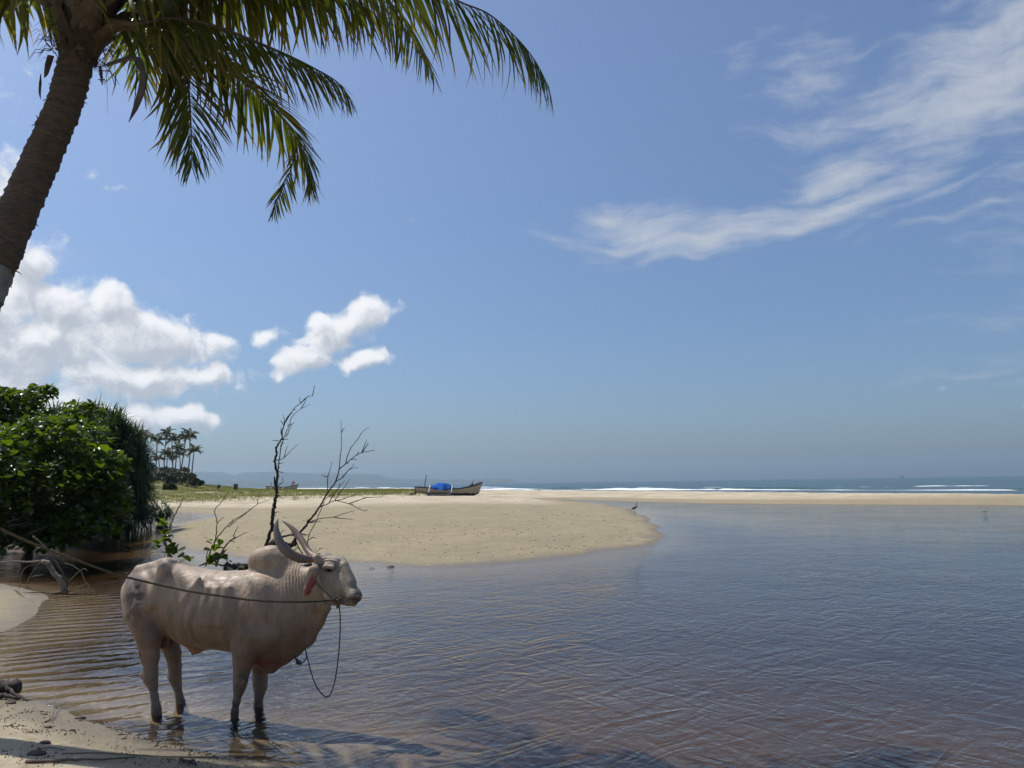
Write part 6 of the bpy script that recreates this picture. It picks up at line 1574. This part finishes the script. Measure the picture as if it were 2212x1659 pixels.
# gear bundled at the bow and the tarpaulin are things on the boat
def drape(name, label, cat, base, pts, mat, nx=34, ny=16, seed=3, amp=.07):
    """cloth over a heap: pts = (x, ztop, halfwidth, zhem)"""
    pts = np.array(pts, float); V_ = []
    for i in range(nx):
        u_ = i / (nx - 1); x_, zt, hw, zh = [np.interp(u_, np.linspace(0, 1, len(pts)), pts[:, k]) for k in range(4)]
        for j in range(ny):
            a_ = -1 + 2 * j / (ny - 1); sh = (1 - abs(a_) ** 1.35)
            wr_ = (mnoise.noise(Vector((u_ * 5, a_ * 2.2, seed))) * amp + abs(mnoise.noise(Vector((u_ * 11, a_ * 3.5, seed + 4)))) * amp * .6)
            V_.append((x_ + mnoise.noise(Vector((a_ * 3, u_ * 3, seed + 7))) * .06, a_ * hw * (1.0 + .1 * math.sin(u_ * 17)), zh + (zt - zh) * sh + wr_ * sh ** .3))
    f = [(i * ny + j, (i + 1) * ny + j, (i + 1) * ny + j + 1, i * ny + j + 1) for i in range(nx - 1) for j in range(ny - 1)]
    o_ = mesh_obj(name, V_, f, mat, None, False); o_.location = Vector(base)
    s_ = o_.modifiers.new('t', 'SOLIDIFY'); s_.thickness = .015
    return tag(o_, label, cat)
M_tarp = simple_mat('tarp_blue', (.002, .07, .36), .65, .3, 1.2, .03, 3, c2=(.004, .16, .62))
M_tarp.node_tree.nodes['Principled BSDF'].inputs['Specular IOR Level'].default_value = .15
drape('tarpaulin', 'bright blue tarpaulin heaped over the gear in the nearest fishing boat', 'tarpaulin', bb,
      [(lx(640), lz(505), .45, lz(530)), (lx(720), lz(470), .60, lz(575)), (lx(860), lz(412), .66, lz(608)), (lx(1010), lz(420), .68, lz(618)), (lx(1120), lz(448), .68, lz(625)), (lx(1205), lz(470), .64, lz(618)), (lx(1240), lz(560), .5, lz(590))], M_tarp)
mb = MB()
for k in range(14): mb.tube([(lx(1690 + RNG.uniform(0, 90)), RNG.uniform(-.3, .3), lz(545)), (lx(1740 + RNG.uniform(0, 60)), RNG.uniform(-.2, .2), lz(490)), (lx(1780 + RNG.uniform(-20, 50)), RNG.uniform(-.2, .2), lz(440 + RNG.uniform(0, 40)))], [.05, .06, .03], 6)
o_ = mb.build('fishing_gear', M_plank); o_.location = Vector(bb); tag(o_, 'bundle of brown poles and nets heaped at the bow of the nearest boat', 'gear')
mb = MB(); mb.tube([(lx(95), -.5, lz(700)), (lx(180), -.5, lz(705)), (lx(275), -.5, lz(712))], .09, 7); mb.tube([(lx(85), -.8, lz(735)), (lx(150), -.8, lz(738)), (lx(215), -.8, lz(735))], .05, 7)
o_ = mb.build('timber_beam', M_plank, base=None); o_.location = Vector(bb); o_['kind'] = ''; del o_['kind']; tag(o_, 'weathered timber beams lying on the sand at the stern of the nearest boat', 'timber')
# boat 2, farther away, with flags
YB2 = 186
sp2, bp2 = z1(303, 912), z1(566, 895)
b2, L2, bb2 = boat('fishing_boat', 'pale fishing boat with red flags farther off behind the dead tree', GB, sp2, bp2, YB2)
gzz = P(*z1(440, 940), YB2)[2]; bb2[2] = gzz; b2.location.z = gzz
SH2 = lambda u_: np.interp(u_, [0, .15, .45, .7, .85, .95, 1], [1.15, 1.10, 1.0, 1.08, 1.3, 1.55, 1.75]) * .95
KE2 = lambda u_: np.interp(u_, [0, .1, .3, .85, .93, 1], [.25, .12, .0, .0, .15, .55])
MH2 = boat_mat('hull_paint_pale', [(0, (.33, .30, .25)), (.3, (.40, .36, .29)), (.8, (.04, .045, .05))])
hf2 = hull(b2, L2, 1.4, SH2, KE2, .1, None, hmat=MH2)
def l2x(zx): return (P(*z1(zx, 900), YB2)[0] - bb2[0])
def l2z(zy): return (P(*z1(440, zy), YB2)[2] - bb2[2])
for zx in (355, 455):
    mb = MB(); mb.tube(catmull([(l2x(zx), .4, l2z(912)), (l2x(zx), -.6, l2z(908)), (l2x(zx), -1.2, l2z(938))], 5), .11, 7); mb.build('outrigger_boom', M_cloth_white, b2)
mb = MB(); mb.tube([(l2x(344), 0, l2z(915)), (l2x(344), 0, l2z(868))], .06, 6); mb.build('mast', M_dark, b2)
mb = MB(); mb.tube([(l2x(537), 0, l2z(905)), (l2x(537), 0, l2z(872))], .07, 6); mb.build('bow_post', M_dark, b2)
mb = MB(); mb.tube([(l2x(512), 0, l2z(905)), (l2x(524), 0, l2z(875))], .1, 6); mb.build('bow_post', M_plank, b2)
M_flag = simple_mat('flag_red', (.55, .06, .03), .8, .2, 3)
def flag(name, label, Y, pole, cloth, conv, w=.03):
    """pole: two zoom points; cloth: list of zoom points"""
    a_, b_ = P(*conv(*pole[0]), Y), P(*conv(*pole[1]), Y); o_ = empty(name, a_, label, 'flag')
    mb = MB(); mb.tube([a_ - a_, b_ - a_], [w, w * .7], 6); mb.build('pole', M_wood_dark, o_)
    q = [P(*conv(*c_), Y) - a_ for c_ in cloth]; nx, ny = 7, 5; V_ = []
    for i in range(nx):
        for j in range(ny):
            u_, t_ = i / (nx - 1), j / (ny - 1); p = (q[0] * (1 - u_) + q[1] * u_) * (1 - t_) + (q[3] * (1 - u_) + q[2] * u_) * t_
            V_.append(p + [0, .12 * math.sin(u_ * 6 + t_ * 2), 0])
    f = [(i * ny + j, (i + 1) * ny + j, (i + 1) * ny + j + 1, i * ny + j + 1) for i in range(nx - 1) for j in range(ny - 1)]
    c_ = mesh_obj('cloth', V_, f, M_flag, o_); s_ = c_.modifiers.new('t', 'SOLIDIFY'); s_.thickness = .02
flag('flag', 'small red flag flying at the bow of the farther boat', YB2 - .3, ((520, 905), (532, 858)), ((516, 868), (535, 856), (538, 872), (518, 884)), z1)
flag('flag', 'small red flag on a pole stuck in the sand beyond the leaning dead branch', 150, ((908, 945), (908, 876)), ((901, 880), (910, 878), (912, 903), (903, 902)), z1)
# wheelie bins
M_bin = simple_mat('bin_green', (.012, .040, .034), .45, .25, 3); M_lid = simple_mat('bin_lid', (.25, .32, .33), .4, .2, 3)
def bin_(label, px, py, Y, h, tilt, rotz, hidden=0):
    g_ = P(px, py, Y); base = np.array([g_[0], Y, g_[2] - hidden]); o_ = empty('wheelie_bin', base, label, 'bin', 'green wheelie bins on the grass')
    o_.rotation_euler = (0, math.radians(tilt), math.radians(rotz))
    mb = MB(); w0, w1 = .23 * h, .30 * h; n_ = 8
    V_ = []
    for k in range(n_):
        t_ = k / (n_ - 1); w = w0 + (w1 - w0) * t_ + (.02 if k == n_ - 1 else 0)
        V_ += [(-w, -w * 1.15, .06 + t_ * h * .9), (w, -w * 1.15, .06 + t_ * h * .9), (w, w * 1.15, .06 + t_ * h * .9), (-w, w * 1.15, .06 + t_ * h * .9)]
    mb.add(V_, [(k * 4 + j, k * 4 + (j + 1) % 4, k * 4 + 4 + (j + 1) % 4, k * 4 + 4 + j) for k in range(n_ - 1) for j in range(4)] + [(3, 2, 1, 0), (28, 29, 30, 31)])
    mb.build('body', M_bin, o_, False)
    mb = MB(); zt = .06 + h * .9
    mb.add([(-w1 * 1.2, -w1 * 1.25, zt + .02), (w1 * 1.15, -w1 * 1.25, zt + .16 * h), (w1 * 1.15, w1 * 1.25, zt + .16 * h), (-w1 * 1.2, w1 * 1.25, zt + .02), (-w1 * 1.2, -w1 * 1.25, zt + .06), (w1 * 1.15, -w1 * 1.25, zt + .20 * h), (w1 * 1.15, w1 * 1.25, zt + .20 * h), (-w1 * 1.2, w1 * 1.25, zt + .06)],
           [(3, 2, 1, 0), (4, 5, 6, 7), (0, 1, 5, 4), (1, 2, 6, 5), (2, 3, 7, 6), (3, 0, 4, 7)]); mb.build('lid', M_lid, o_, False)
    for sy in (-1, 1):
        mb = MB(); mb.tube([(w0 * .9, sy * w0 * 1.2 - .03, .10 * h), (w0 * .9, sy * w0 * 1.2 + .03, .10 * h)], .10 * h, 14); mb.build('wheel', M_dark, o_)
    mb = MB(); mb.tube([(w1 * 1.15, -w1, zt - .02), (w1 * 1.3, -w1, zt + .02), (w1 * 1.3, w1, zt + .02), (w1 * 1.15, w1, zt - .02)], .02, 6); mb.build('handle', M_bin, o_)
bx1, by1 = z5(1224, 860); bin_('dark green wheelie bin with a pale lid standing upright on the grass', bx1, by1, 128, 1.15, 0, 24)
bx2, by2 = z5(1004, 826); bin_('dark green wheelie bin sunk behind the crest of the grass, nearer the palms', bx2, by2, 140, .95, 14, 24, .35)
# ------------------------------------------------------------------ birds and ship
def sdf_obj(name, label, cat, lo, hi, vox, build, mat, base, rotz=0):
    s_ = SDF(lo, hi, vox); build(s_); v, q = s_.mesh(); o_ = mesh_obj(name, v, q, mat, None, True)
    o_.location = Vector(base); o_.rotation_euler = (0, 0, rotz); return tag(o_, label, cat)
M_bird = simple_mat('heron_plumage', (.022, .026, .040), .7, .3, 20)
hg = G(1372, 1108); hgz = hz(hg[0], hg[1])
def heron(s_):
    s_.cone((-.12, 0, .30), (.06, 0, .38), .05, .065, .03, .8); s_.cone((-.12, 0, .30), (-.26, 0, .20), .04, .012, .03, .6); s_.cone((-.10, .0, .36), (-.22, 0, .27), .035, .015, .03, .8)
    s_.chain([(.06, 0, .40, .045), (.12, 0, .47, .026), (.09, 0, .55, .018), (.10, 0, .63, .016), (.13, 0, .67, .026)], .02)
    s_.cone((.14, 0, .67), (.24, 0, .655), .016, .004, .01)
    for w in (-1, 1): s_.chain([(-.02, w * .03, .30, .02), (-.03, w * .03, .17, .010), (.0, w * .03, -.02, .009)], .01)
o_ = sdf_obj('heron', 'dark heron with an upright neck, standing off the tip of the sandbar', 'heron', (-.34, -.12, -.06), (.3, .12, .75), .008, heron, M_bird, (hg[0], hg[1], min(hgz, 0) if hgz < 0 else 0)); o_.scale = (.85, .85, .85)
mb = MB(); 
bg = G(2128, 1108)
def lbird(s_):
    s_.cone((-.10, 0, .20), (.08, 0, .24), .03, .045, .02, .8); s_.cone((.08, 0, .25), (.14, 0, .30), .025, .028, .02); s_.cone((.15, 0, .30), (.22, 0, .29), .012, .003, .01)
    s_.cone((-.10, 0, .20), (-.22, 0, .17), .02, .008, .02)
    for w in (-1, 1):
        s_.chain([(.02, w * .04, .24, .022), (-.02, w * .16, .28, .016), (-.10, w * .30, .25, .006)], .02)
        s_.chain([(0, w * .02, .19, .010), (0, w * .02, -.03, .007)], .008)
o_ = sdf_obj('wading_bird', 'small dark wading bird landing in the lagoon near the far shore at the right', 'bird', (-.28, -.36, -.06), (.28, .36, .36), .007, lbird, M_bird, (bg[0], bg[1], 0), .9); o_.scale = (.5, .5, .5); o_.location.z = -.06
fbp = P(1453, 919, 170)
sdf_obj('flying_bird', 'tiny bird flying alone in the open sky above the sea', 'bird', (-.2, -.3, -.1), (.2, .3, .1), .008, lambda s_: (s_.cone((-.1, 0, 0), (.1, 0, 0), .02, .03, .02), s_.chain([(0, .02, 0, .02), (-.02, .12, .03, .014), (-.06, .24, .0, .004)], .01), s_.chain([(0, -.02, 0, .02), (-.02, -.12, .03, .014), (-.06, -.24, .0, .004)], .01)), M_bird, fbp, 1.2)
sh = P(1948, 1031, 4300); sh[2] = 0
ship = empty('ship', sh, 'small grey ship on the horizon at the right', 'ship')
M_ship = simple_mat('ship_grey', (.10, .11, .12), .7, .15, .05)
mb = MB(); V_ = [(-13, -3, 0), (11, -3, 0), (11, 3, 0), (-13, 3, 0), (-13.5, -4, 3.4), (14, -1, 4.2), (14, 1, 4.2), (-13.5, 4, 3.4)]
mb.add(V_, [(3, 2, 1, 0), (4, 5, 6, 7), (0, 1, 5, 4), (1, 2, 6, 5), (2, 3, 7, 6), (3, 0, 4, 7)]); mb.build('hull', M_ship, ship, False)
mb = MB(); mb.box((-2, -2.5, 3.4), (6, 2.5, 6.6)); mb.box((0, -2, 6.602), (4.5, 2, 8.6)); mb.build('superstructure', M_ship, ship, False)
mb = MB(); mb.tube([(2, 0, 8.5), (2, 0, 14)], .5, 6); mb.build('mast', M_ship, ship)
